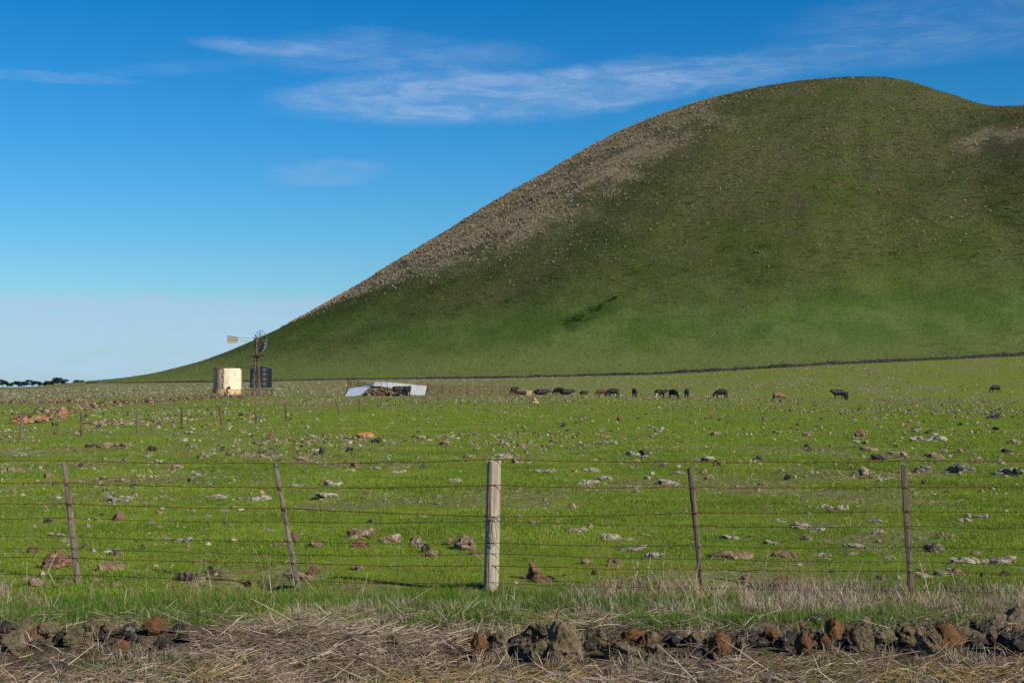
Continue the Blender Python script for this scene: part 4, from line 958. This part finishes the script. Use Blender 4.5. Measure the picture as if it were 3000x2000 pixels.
mb = MB(); mb.tube([(0, 0, zp), (0, 0, zp + 1.2), (0, 0, hub_z + .25)], [.19, .17, .13], 8); mb.tube([(0, 0, hub_z + .2), (0, 0, hub_z + .62)], [.20, .12], 8)
mb.build('mast', M['mill_rust'], mill)
# ladder on the front
mb = MB(); p0, p1 = corner(3, .3) * .5 + corner(2, .3) * .5, corner(3, zp) * .5 + corner(2, zp) * .5
for s_ in (-.18, .18): mb.tube([p0 + Vector((s_, -.1, 0)), p1 + Vector((s_, -.1, 0))], .022, 4)
for i in range(16):
    c = p0.lerp(p1, i / 15); mb.tube([c + Vector((-.18, -.1, 0)), c + Vector((.18, -.1, 0))], .018, 4)
mb.build('ladder', M['mill_rust'], mill)
th = math.radians(44); ND = Vector((math.sin(th), math.cos(th), 0)); SD = Vector((ND.y, -ND.x, 0)); UP = Vector((0, 0, 1))
HUB = Vector((0, 0, hub_z)) + ND * .72; RW = 33 * k
mb = MB(); mb.tube([HUB - ND * .75, HUB + ND * .22], [.11, .13], 10); mb.tube([HUB - ND * .12, HUB + ND * .12], .24, 12)
mb.build('hub', M['mill_rust'], mill)
mb = MB(); mb.box((0, 0, hub_z), (.5, .5, .5), th); mb.tube([Vector((0, 0, hub_z)) + ND * .3, Vector((0, 0, hub_z)) - ND * .35], .26, 10); mb.build('gearbox', M['mill_rust'], mill)
NB = 18
for q in (.40, .92):
    mb = MB(); ring = [HUB + (SD * math.cos(a) + UP * math.sin(a)) * RW * q for a in np.linspace(0, 2 * math.pi, 37)]; mb.tube(ring, .022, 4, False); mb.build('wheel_band', M['mill_steel'], mill)
for i in range(6):
    a = 2 * math.pi * (i + .5) / 6; d = SD * math.cos(a) + UP * math.sin(a); mb = MB(); mb.tube([HUB, HUB + d * RW * .95], .025, 4); mb.build('wheel_arm', M['mill_steel'], mill)
for i in range(NB):
    a = 2 * math.pi * i / NB + .09; d = SD * math.cos(a) + UP * math.sin(a); tg = -SD * math.sin(a) + UP * math.cos(a)
    ch = (tg * math.cos(.62) + ND * math.sin(.62)); nn = ch.cross(d)
    V = []
    for s_ in range(4):
        r_ = RW * (.42 + .58 * s_ / 3); wd = .12 + .12 * s_ / 3
        for e in (-1, -.33, .33, 1): V.append(HUB + d * r_ + ch * wd * e + nn * .045 * (1 - e * e))
    V2 = [v + nn * .012 for v in V]
    f = [(s_ * 4 + e, s_ * 4 + e + 1, s_ * 4 + e + 5, s_ * 4 + e + 4) for s_ in range(3) for e in range(3)]
    f2 = [tuple(16 + x for x in reversed(q)) for q in f]
    edge = [0, 1, 2, 3, 7, 11, 15, 14, 13, 12, 8, 4]; f3 = [(edge[(j + 1) % 12], edge[j], edge[j] + 16, edge[(j + 1) % 12] + 16) for j in range(12)]
    link('blade', mesh_np('blade', [tuple(v) for v in V + V2], np.array(f + f2 + f3), [M['blade']]), mill)
tail0 = Vector((0, 0, hub_z)); TD = -ND
L1 = 46 * k / math.sin(th); L0 = L1; L2 = 71 * k / math.sin(th)
mb = MB(); mb.tube([tail0 + UP * .38, tail0 + TD * L2 * .95 + UP * .42], .03, 5); mb.tube([tail0 - UP * .15, tail0 + TD * L1 + UP * .0], .03, 5); mb.tube([tail0 + TD * L1 + UP * .42, tail0 + TD * L1 - UP * .05], .028, 5)
mb.build('tail_boom', M['mill_steel'], mill)
def vane_pt(s, z, o=0): p = tail0 + TD * s + UP * z + SD * o; return tuple(p)
mb = MB()
poly = [(L1, -.42), (L2, -.50), (L2, .70), (L1, .48)]
mb.hexa([vane_pt(s, z, -.012) for s, z in poly] + [vane_pt(s, z, .012) for s, z in poly]); mb.build('tail_vane', M['vane'], mill)
mb = MB(); mb.tube([vane_pt(L1, .03, .03), vane_pt(L2, .08, .03)], .035, 4); mb.tube([vane_pt(L1, .44, .03), vane_pt(L2, .64, .03)], .03, 4); mb.build('vane_rib', M['mill_rust'], mill)
mb = MB(); p0 = Vector(corner(2, 4.9)); p1 = Vector((tank.location.x + R_ * .6, tank.location.y - .2, g.z + z_top + .12)) - g
mb.tube([p0, p0.lerp(p1, .45) + UP * -.25, p1 + UP * .2, p1], .05, 5); mb.build('delivery_pipe', M['mill_rust'], mill)

# ------------------------------------------------------------------ collapsed shed, rubble, yards
def corr_sheet(name, c4, parent, mat, pitch=.24, amp=.035, nseg=6, origin=None):
    """corrugated iron sheet; c4 = near-left, near-right, far-right, far-left; ridges run from near to far"""
    a, b, c, d = [Vector(p) for p in c4]; n = max(6, int((b - a).length / pitch * 4)); nrm = (b - a).cross(d - a).normalized(); V = []
    for lay in (0, .012):
        for i in range(n + 1):
            s = i / n; off = nrm * (amp * math.sin(i * math.pi / 2) + lay)
            for j in range(nseg + 1):
                t_ = j / nseg; p = a.lerp(b, s).lerp(d.lerp(c, s), t_) + off + nrm * (.06 * mnoise.noise(Vector((s * 3, t_ * 2, a.x))) )
                V.append(tuple(p - origin))
    w1 = nseg + 1; NL = (n + 1) * w1
    f = [(i * w1 + j, (i + 1) * w1 + j, (i + 1) * w1 + j + 1, i * w1 + j + 1) for i in range(n) for j in range(nseg)]
    f += [tuple(NL + x for x in reversed(q)) for q in f]
    f += [(i * w1, NL + i * w1, NL + (i + 1) * w1, (i + 1) * w1) for i in range(n)] + [(i * w1 + nseg, (i + 1) * w1 + nseg, NL + (i + 1) * w1 + nseg, NL + i * w1 + nseg) for i in range(n)]
    return link(name, mesh_np(name, V, np.array(f), [mat], True), parent)
m, t = new_mat('weathered_roof_iron', .55); t.b.inputs['Metallic'].default_value = .1
c_ = t.mix(t.noise(t.obj, .7, 4), (.28, .29, .295), (.42, .415, .395)); c_ = t.mix(t.smooth(t.noise(t.scale(t.obj, (1.3, .35, .35)), 1.1, 5, .7), .57, .70), c_, (.32, .16, .075)); t.put(t.b.inputs['Base Color'], c_); M['iron'] = m
m, t = new_mat('blue_grey_iron', .5); t.b.inputs['Metallic'].default_value = .15
c_ = t.mix(t.smooth(t.noise(t.scale(t.obj, (1.5, .3, .3)), .9, 5, .7), .60, .72), (.33, .375, .43), (.26, .13, .07)); t.put(t.b.inputs['Base Color'], c_); M['iron_blue'] = m
SY = 229.0; sk = SY / F
def q3(zx, zy, y=SY): u, v = 980 + zx / 4.055, 1060 + zy / 4.055; return Vector(((u - 1500) / F * y, y, CZ + (1133 - v) / F * y))
sg = ground_at(1130, 1160)
shed = empty('collapsed_shed', sg, 'collapsed farm shed of grey corrugated iron sheets beside a rubble heap', 'shed')
corr_sheet('roof_sheet', (q3(112, 418, SY - 1), q3(382, 384, SY - 1), q3(440, 276, SY + 2.2), q3(186, 308, SY + 2.2)), shed, M['iron_blue'], origin=sg)
corr_sheet('roof_sheet', (q3(462, 286, SY), q3(545, 286, SY), q3(568, 236, SY + 1.5), q3(482, 236, SY + 1.5)), shed, M['iron'], origin=sg)
corr_sheet('roof_sheet', (q3(552, 290, SY - .2), q3(630, 300, SY - .2), q3(640, 242, SY + 1.3), q3(578, 230, SY + 1.3)), shed, M['iron'], origin=sg)
corr_sheet('wall_sheet', (q3(640, 335, SY), q3(905, 400, SY), q3(900, 262, SY + .7), q3(632, 238, SY + .7)), shed, M['iron'], origin=sg)
corr_sheet('wall_sheet', (q3(895, 402, SY + .15), q3(1068, 402, SY + .15), q3(1096, 284, SY + .9), q3(890, 262, SY + .9)), shed, M['iron'], origin=sg)
for pts in (((1092, 402), (1108, 245)), ((440, 300), (432, 262)), ((118, 410), (168, 300)), ((1075, 400), (1100, 320))):
    mb = MB(); mb.tube([q3(*pts[0], SY + 1.2) - sg, q3(*pts[1], SY + 1.2) - sg], .13, 7); mb.build('shed_post', M['post_dark'], shed)
mb = MB(); mb.tube([q3(425, 300, SY + 1.4) - sg, q3(640, 292, SY + 1.4) - sg], .14, 6); mb.build('beam', M['post_dark'], shed)
mb = MB(); mb.tube([q3(180, 420, SY - .6) - sg, q3(400, 370, SY - .6) - sg], .10, 6); mb.tube([q3(250, 412, SY - .5) - sg, q3(380, 404, SY - .5) - sg], .09, 6); mb.build('fallen_rafter', M['post_dark'], shed)
# stones in front of the shed
def heap(pts_uvh, n, smin, smax, y, spread):
    P_, S_ = [], []
    for _ in range(n):
        i = random.randrange(len(pts_uvh)); u, top, half = pts_uvh[i]; u = u + random.uniform(-half, half)
        yy = y + random.gauss(0, spread); x = (u - 1500) / F * yy; s = random.uniform(smin, smax); zg = put_z(x, yy); zt_ = CZ + (1133 - top) / F * y
        P_.append((x, yy, zg + max(0, zt_ - zg) * random.random() ** 1.2)); S_.append(s)
    return P_, S_
P_, S_ = heap([(1085, 1142, 12), (1100, 1138, 12), (1120, 1132, 12), (1135, 1136, 10), (1155, 1146, 14), (1178, 1147, 14), (1072, 1152, 8)], 300, .2, .6, SY - 2.2, .8)
rubble_thing('rubble_heap', 'heap of brown broken stones in front of the collapsed iron shed', 'rubble heap', P_, S_, ['s_brown', 's_red', 's_dark', 's_olive'], sub=2, seed=21)
# rusty rail yards
def rails(name, label, cat, top, bot, posts, nr, y0, y1, pickets=0, rail_r=.035):
    """top/bot: (u, v) pixel ends of the upper and lower rails; posts: fractions along"""
    def P(f, h): u = top[0][0] + (top[1][0] - top[0][0]) * f; vt = top[0][1] + (top[1][1] - top[0][1]) * f; vb = bot[0][1] + (bot[1][1] - bot[0][1]) * f; y = y0 + (y1 - y0) * f; return Vector(((u - 1500) / F * y, y, CZ + (1133 - (vb + (vt - vb) * h)) / F * y))
    org = P(0, 0); e = empty(name, org, label, cat)
    for i in range(nr):
        mb = MB(); h = i / (nr - 1); mb.tube([P(f, h) - org + Vector((0, -.06, random.gauss(0, .02))) for f in np.linspace(0, 1, 7)], rail_r, 5); mb.build('rail', M['rust'], e)
    for f in posts:
        mb = MB(); b = P(f, 0); b.z = put_z(b.x, b.y) - .2; mb.tube([b - org, P(f, 1.10) - org], .050, 6); mb.build('post', M['mill_rust'], e)
    for f in np.linspace(.02, .98, pickets) if pickets else ():
        mb = MB(); mb.tube([P(f, -.05) - org, P(f, 1.02) - org], .016, 4); mb.build('upright', M['rust'], e)
    return e
rails('yard_gate', 'dense rusty mesh gate panel right of the collapsed shed', 'yard gate', ((1256, 1128), (1294, 1128)), ((1256, 1158), (1294, 1158)), (0, 1), 6, SY + 1, SY + 1.5, 9)
rails('yard_fence', 'long rusty rail cattle yard fence between the shed and the herd', 'yard fence', ((1295, 1132), (1490, 1132)), ((1295, 1154), (1490, 1155)), np.linspace(0, 1, 9), 3, SY + 1.5, SY + 6, 26)
rails('yard_race', 'slanting rusty rails standing behind the left end of the shed', 'yard fence', ((1019, 1107), (1090, 1128)), ((1019, 1140), (1090, 1142)), (0, .1, .45, .7, 1), 5, SY + 9, SY + 5, 8)
rails('rear_yard_rails', 'faint rusty back rails of the cattle yard behind the long fence', 'yard fence', ((1260, 1127), (1480, 1129)), ((1260, 1146), (1480, 1147)), np.linspace(0, 1, 7), 4, SY + 16, SY + 18, 0)
mb = MB()
g = ground_at(1547, 1157.5); k = g.y / F; V, f = cyl(11 * k, 0, 0, 28, prof=[(-.1, 11.2 * k), (12.6 * k, 11 * k), (12.8 * k, 9.8 * k), (6 * k, 9.6 * k), (6 * k, .01)])
o = link('water_trough', mesh_np('water_trough', V, f, [M['plinth']], False), loc=g); tag(o, 'low round cream concrete trough among the black cattle', 'trough')
# base of an old wall: stone rows
def stone_row(name, label, path, n, h_px, half, smin, smax, mats, seed):
    P_, S_ = [], []; us = [p[0] for p in path]; vs = [p[1] for p in path]
    for _ in range(n):
        u = random.uniform(us[0], us[-1]); v = float(np.interp(u, us, vs)) + random.gauss(0, half); g_ = ground_at(u, v); k_ = g_.y / F
        P_.append((g_.x, g_.y, g_.z + h_px * k_ * random.random() ** 2)); S_.append(random.uniform(smin, smax))
    return rubble_thing(name, label, 'stone row', P_, S_, mats, seed=seed)
stone_row('ruined_stone_row', 'low far row of tumbled brown stones at the left edge of the paddock', [(-60, 1183), (60, 1180), (150, 1177), (280, 1175)], 170, 5, 1.6, .22, .6, ['s_brown', 's_red', 's_dark'], 41)
stone_row('ruined_stone_row', 'long bank of tumbled brown stones slanting from the brick ruin up to the tank', [(105, 1208), (190, 1203), (260, 1195), (310, 1186), (400, 1178), (480, 1175), (560, 1170), (625, 1164), (760, 1163)], 620, 8, 2.2, .18, .52, ['s_brown', 's_olive', 's_red', 's_dark', 's_brown'], 42)
stone_row('stone_row', 'row of small broken stones along the feet of the grazing cattle', [(1640, 1160), (1760, 1164), (1900, 1167), (2060, 1169), (2330, 1175)], 330, 2.2, 1.3, .15, .45, ['s_brown', 's_red', 's_dark', 's_pale'], 43)
stone_row('stone_scatter', 'brownish spread of stones below the slanting bank, beside the picket fence', [(245, 1243), (330, 1240), (430, 1234), (520, 1228)], 240, 1.5, 5.5, .10, .34, ['s_brown', 's_red', 's_dark', 's_pale'], 44)

# ---- brick ruin on the left
M['brick'] = flat_mat('old_red_brick', (.36, .145, .075), .9, .35, 9)
M['brick_dark'] = flat_mat('dark_red_brick', (.20, .075, .050), .9, .3, 9)  # darker red bricks of the left end
M['brick_pale'] = flat_mat('pale_mortar_brick', (.43, .25, .135), .9, .25, 9)
g = ground_at(88, 1240); k = g.y / F
ruin = empty('brick_ruin', g, 'broken low wall of orange bricks near the left edge', 'brick ruin')
def bricks(x0, x1, z0, z1, mat, y=0.0, missing=.0, name='brick'):
    bl, bh = .235, .085; rows = max(1, int((z1 - z0) / bh)); me_ = None
    for r in range(rows):
        x = x0 + (bl / 2 if r % 2 else 0) - .0
        while x < x1 - .04:
            w_ = min(bl, x1 - x)
            if random.random() > missing * (1 + (r == rows - 1) * 2):
                mb = MB(); mb.box((0, 0, 0), (w_ - .014, .22, bh - .012), 0, .006)
                o = mb.build(name, mat if random.random() < .8 else M['brick_pale'], ruin); o.location = (x + w_ / 2, y + random.gauss(0, .012), z0 + bh * (r + .5)); o.rotation_euler = (0, random.gauss(0, .015), random.gauss(0, .03))
            x += bl
px = lambda a: ((0 + a / 6.918) - 88) * k
pz = lambda a: (1240 - (1080 + a / 6.918)) * k
bricks(px(222), px(375), pz(1105), pz(945), M['brick_dark'])
bricks(px(375), px(415), pz(1105), pz(950), M['brick_pale'], -.03)
bricks(px(440), px(545), pz(1105), pz(955), M['brick_pale'], .0, .1)
bricks(px(490), px(585), pz(1100), pz(985), M['brick'], .2)
bricks(px(590), px(665), pz(1090), pz(995), M['brick_pale'], .05, .2)
bricks(px(770), px(985), pz(1070), pz(915), M['brick'], -.05, .12)
bricks(px(670), px(770), pz(1080), pz(1020), M['brick'], .15, .3)
mb = MB(); mb.box((px(500), .42, .12), (1.3, .2, .45), 0, .05); mb.build('core', M['plinth'], ruin)
mb = MB(); mb.box((px(520), .1, pz(925)), (px(680) - px(390), .2, .06), 0, .02); mb.build('lintel', M['post_dark'], ruin)
g2 = ground_at(187, 1228); k2 = g2.y / F
slab = empty('brick_slab', g2, 'tilted orange slab of bricks standing on its corner by the ruin', 'brick slab')
for r in range(6):
    for c in range(3):
        if (r, c) in ((5, 2),): continue
        mb = MB(); mb.box((0, 0, 0), (.17, .2, .083), 0, .006); o = mb.build('brick', M['brick'] if random.random() < .75 else M['brick_pale'], slab)
        p = Vector(((c - 1) * .178, 0, (r - 2.5) * .088)); a = math.radians(32); o.location = (p.x * math.cos(a) + p.z * math.sin(a), 0, -p.x * math.sin(a) + p.z * math.cos(a) + .34); o.rotation_euler = (0, a, 0)
P_, S_ = [], []
for _ in range(60):
    u = random.uniform(118, 182); v = 1234 - (u - 118) * .03 + random.gauss(0, 1.5); q = ground_at(u, v); P_.append((q.x, q.y + .3, q.z + random.random() ** 1.5 * .38)); S_.append(random.uniform(.08, .24))
rubble_thing('rubble_heap', 'heap of small brown stones between the brick ruin and the tilted slab', 'rubble heap', P_, S_, ['s_brown', 's_dark', 's_tan'], seed=55)

# ------------------------------------------------------------------ long dry-stone wall along the foot of the hill
def far_wall():
    us = np.concatenate([np.arange(255, 1500, 1.6), np.arange(1500, 3500, 1.9)]); P_, S_ = [], []
    for u in us:
        y = float(np.interp(u, WU, WY)); x = (u - 1500) / F * y; z = put_z(x, y); h = float(np.interp(u, [255, 1000, 1500, 2000, 3000], [.3, .4, .55, .8, 1.0]))
        h *= .45 + 1.1 * float(fbm(np.array(u * .03), np.array(1.), 3))
        for q in range(4):
            f_ = q / 3; s = random.uniform(.45, .75) * (1.15 - .3 * f_); P_.append((x + random.uniform(-.2, .2), y + random.uniform(-.25, .25) * (1.2 - f_), z + h * f_ * .85 + .08)); S_.append(s)
    rubble_thing('boundary_stone_wall', 'long dark dry-stone wall running along the foot of the hill', 'stone wall', P_, S_, ['s_far', 's_far', 's_dark'], seed=71, flat=.8)
far_wall()

# ------------------------------------------------------------------ cattle
M['black'] = flat_mat('black_hide', (.014, .012, .012), .55, .4, 3)
M['brown_hide'] = flat_mat('brown_hide', (.115, .052, .026), .8, .35, 2)
M['tan_hide'] = flat_mat('tan_brown_hide', (.16, .10, .05), .8, .45, 2)
M['dark_hide'] = flat_mat('dark_brown_hide', (.035, .016, .010), .8, .5, 2)
M['white_hide'] = flat_mat('white_hide', (.60, .56, .50), .8, .1, 4)
def cow_mesh(pose):
    V, E, R = [], [], []
    def v(p, r, par=None):
        V.append(p); R.append(r if isinstance(r, tuple) else (r, r)); i = len(V) - 1
        if par is not None: E.append((par, i))
        return i
    dz = 0 if pose != 'lying' else -.62
    mid = v((-.05, 0, .93 + dz), (.40, .47)); pel = v((-.58, 0, 1.00 + dz), (.36, .39), mid); rump = v((-.84, 0, 1.06 + dz), (.27, .30), pel)
    sh = v((.48, 0, .97 + dz), (.34, .44), mid)
    if pose == 'grazing':
        nb = v((.82, 0, .88), (.20, .27), sh); poll = v((1.10, 0, .50), .16, nb); muz = v((1.24, 0, .16), .10, poll); ear = (1.06, .56)
    else:
        nb = v((.80, 0, 1.10 + dz), (.20, .27), sh); poll = v((1.08, 0, 1.24 + dz), .165, nb); muz = v((1.38, 0, 1.04 + dz), .105, poll); ear = (1.04, 1.36 + dz)
    for s in (-1, 1): v((ear[0] - .03, .27 * s, ear[1] + .02), .03, v((ear[0], .12 * s, ear[1]), .05, poll))
    tb = v((-1.0, 0, 1.06 + dz), .045, rump); v((-1.03, .02, .55 + dz * .6), .035, tb)
    for s in (-1, 1):
        if pose == 'lying':
            k = v((.78, .22 * s, .12), .07, v((.45, .24 * s, .28), .13, sh)); v((.45, .26 * s, .05), .05, k)
            k = v((-.25, .34 * s, .20), .12, v((-.62, .26 * s, .34), .2, pel)); v((-.75, .36 * s, .06), .05, k)
        else:
            st = .12 * s
            k = v((.50 + st, .17 * s, .42), .085, v((.50, .19 * s, .72), .16, sh)); q = v((.50 + st, .17 * s, .10), .065, k); v((.55 + st, .17 * s, .0), .075, q)
            k = v((-.84 - st, .18 * s, .48), .09, v((-.60, .20 * s, .78), .22, pel)); q = v((-.80 - st, .18 * s, .10), .065, k); v((-.75 - st, .18 * s, .0), .075, q)
            if s == 1: v((-.42, 0, .62), .10, mid) 
    me = bpy.data.meshes.new('cow'); me.from_pydata(V, E, []); o = bpy.data.objects.new('cow_skeleton', me); COL.objects.link(o)
    sk_ = o.modifiers.new('skin', 'SKIN'); sk_.use_smooth_shade = True
    for i, r in enumerate(R): me.skin_vertices[0].data[i].radius = r; me.skin_vertices[0].data[i].use_root = (i == 0)
    ss = o.modifiers.new('sub', 'SUBSURF'); ss.levels = 1; ss.render_levels = 1
    dg = bpy.context.evaluated_depsgraph_get(); out = bpy.data.meshes.new_from_object(o.evaluated_get(dg)); bpy.data.objects.remove(o); bpy.data.meshes.remove(me)
    out.materials.clear(); return out
poses = {p: cow_mesh(p) for p in ('standing', 'grazing', 'lying')}
_cm = {}
def cow_of(pose, hide):
    if (pose, hide) not in _cm:
        m_ = poses[pose].copy(); m_.name = 'cow'; m_.materials.append(M['black' if hide == 'pied' else hide])
        if hide == 'pied':
            m_.materials.append(M['white_hide'])
            for p in m_.polygons:
                c = p.center
                if (c.x < -.3 and c.z < .78) or (c.z < .75 and -.6 < c.x < .35 and abs(c.y) < .2) or (c.x < -.75 and c.z > 1.2): p.material_index = 1
        _cm[(pose, hide)] = m_
    return _cm[(pose, hide)]
LEFT, RIGHT, AWAY, TO = math.pi, 0.0, math.pi / 2, -math.pi / 2
COWS = [(1506, 1158, 'standing', 'dark_hide', AWAY - .5, 1.06, 'dark brown cow seen from behind beside the round trough'),
        (1527, 1156, 'lying', 'black', RIGHT, .8, 'small black calf lying between the brown cow and the round trough'),
        (1585, 1156.5, 'lying', 'black', RIGHT + .1, 1.25, 'black cow lying alone just right of the round trough'),
        (1638, 1157, 'grazing', 'black', LEFT - .2, .95, 'black cow facing left, overlapping another black cow'),
        (1658, 1156, 'lying', 'black', RIGHT + .1, 1.2, 'black cow lying low facing right, overlapping another black cow'),
        (1710, 1155, 'lying', 'black', RIGHT + .5, .8, 'black calf lying low among pale stones'),
        (1763, 1162, 'grazing', 'brown_hide', LEFT + .1, .92, 'reddish brown cow grazing beside a black one'),
        (1795, 1163, 'grazing', 'black', LEFT + .15, 1.02, 'black cow grazing with its head toward the reddish brown cow'),
        (1859, 1163, 'standing', 'dark_hide', AWAY + .1, 1.02, 'dark brown cow standing alone seen squarely from behind'),
        (1935, 1165, 'standing', 'pied', RIGHT + .05, 1.0, 'black cow with white hind leg walking right'),
        (1973, 1166, 'grazing', 'black', RIGHT - .95, 1.05, 'black cow angled toward us grazing, right of the white-legged cow'),
        (2012, 1166, 'standing', 'black', AWAY - .15, 1.1, 'tall black cow seen from behind, last of the close group'),
        (2112, 1166, 'grazing', 'black', LEFT + .2, 1.1, 'black cow grazing alone between the herd and the tan-backed one'),
        (2281, 1174, 'grazing', 'tan_hide', RIGHT + .1, .80, 'tan-backed brown cow grazing alone'),
        (2456, 1169, 'standing', 'black', LEFT + .35, 1.06, 'black cow standing side on with a calf at its rear'),
        (2479, 1172, 'standing', 'black', AWAY - .4, .82, 'black calf standing behind its mother'),
        (2916, 1150, 'grazing', 'black', LEFT + .35, 1.02, 'lone black cow grazing far off at the right'),
        (1168, 1153, 'standing', 'black', RIGHT + .35, 1.15, 'black cow standing against the shed wall near the rubble'),
        (1193, 1158, 'standing', 'black', AWAY - .3, 1.15, 'black cow with its rump out in front of the shed iron')]
for (u, v, pose, hide, rz_, s, lab) in COWS:
    g = ground_at(u, v)
    if u in (1168, 1193): g = ground_xy(u, SY - 1.0 - (u > 1180) * 1.6)
    o = link('cow', cow_of(pose, hide), loc=g); o.rotation_euler = (0, 0, rz_); o.scale = (s, s, s); tag(o, lab, 'cow', 'cattle grazing below the hill')

# ------------------------------------------------------------------ trees on the skyline
m, t = new_mat('hazed_cypress_leaf', .9); t.put(t.b.inputs['Base Color'], t.mix(t.smooth(t.noise(t.obj, .35, 4), .35, .65), (.010, .024, .024), (.030, .050, .036))); M['leaf'] = m  # blue of distant haze is put into the leaf colour
M['bark'] = flat_mat('tree_bark', (.06, .05, .045), .9, .3, 2)
def crown_mesh(seed):
    r = np.random.default_rng(seed); n = 1100; nb = 12
    c = np.stack([r.uniform(-.36, .36, nb), r.uniform(-.3, .3, nb), r.uniform(.34, .84, nb)], -1); c[0] = (0, 0, .80); c[1] = (.1, 0, .62); sz = r.uniform(.16, .27, nb)
    k = r.integers(0, nb, n); d = r.normal(size=(n, 3)); d /= np.linalg.norm(d, axis=1)[:, None]; p = c[k] + d * (sz[k] * r.uniform(.5, 1.05, n) ** .5)[:, None] * np.array([1.15, 1, .62])
    a = r.normal(size=(n, 3)); a /= np.linalg.norm(a, axis=1)[:, None]; b = np.cross(a, d); b /= np.linalg.norm(b, axis=1)[:, None] + 1e-9; s = r.uniform(.03, .07, n)[:, None]
    V = np.stack([p - a * s, p + b * s * .7, p + a * s, p - b * s * .7], 1).reshape(-1, 3); return mesh_np('crown', V, np.arange(4 * n).reshape(-1, 4), [M['leaf']])
def trunk_mesh(seed):
    r = np.random.default_rng(seed); mb = MB(); mb.tube([(0, 0, -.06), (.01, 0, .3), (.0, .01, .62)], [.035, .026, .014], 7)
    for _ in range(5):
        a = r.uniform(0, 6.28); z = r.uniform(.22, .42); mb.tube([(0, 0, z), (.15 * math.cos(a), .12 * math.sin(a), z + .17), (.3 * math.cos(a), .24 * math.sin(a), z + .30)], [.018, .012, .006], 5)
    return mb.mesh('trunk', M['bark'])
cr_, tk_ = [crown_mesh(i) for i in range(5)], [trunk_mesh(i) for i in range(3)]
TR = [(8, 1134.5, 22, 24), (21, 1134.5, 17, 17), (35, 1134.5, 15, 16), (54, 1135, 26, 21), (71, 1135, 18, 19), (95, 1134, 27, 22), (116, 1133.5, 18, 17), (137, 1132.5, 21, 19), (152, 1132, 18, 19), (169, 1130, 27, 26), (187, 1129, 20, 19), (226, 1125, 25, 14), (243, 1123, 18, 11)]
TL = ['dark tree with bushy crown at the very left edge', 'small dark tree second from the left edge on the skyline', 'narrow dark tree third from the left edge on the skyline', 'wide open-crowned tree with light showing through, fourth from left', 'rounded dark tree just left of the first gap in the skyline trees', 'broad dark tree just right of the first gap in the skyline trees', 'low dark tree beside the broad one right of the first gap', 'mid-sized dark tree two to the left of the tallest skyline tree', 'dark tree touching the left side of the tallest skyline tree', 'tallest dark tree of the skyline row', 'dark tree touching the right side of the tallest skyline tree', 'low dark tree standing apart right of the second skyline gap', 'small flat-topped tree half hidden by the foot of the hill']
for i, ((u, v, w_, h_), lab) in enumerate(zip(TR, TL)):
    y = 1750.0 + 60 * (i % 3); k = y / F; x = (u - 1500) * k; z = put_z(x, y); H_ = CZ + (1133 - (v - h_)) * k - z
    e = empty('cypress_tree', (x, y, z), lab, 'tree', 'dark trees on the far skyline', random.uniform(0, 6.28))
    for nm, me in (('crown', cr_[i % 5]), ('trunk', tk_[i % 3])):
        o = link(nm, me, e); o.scale = (w_ * k * 1.15, w_ * k * 1.15, H_)
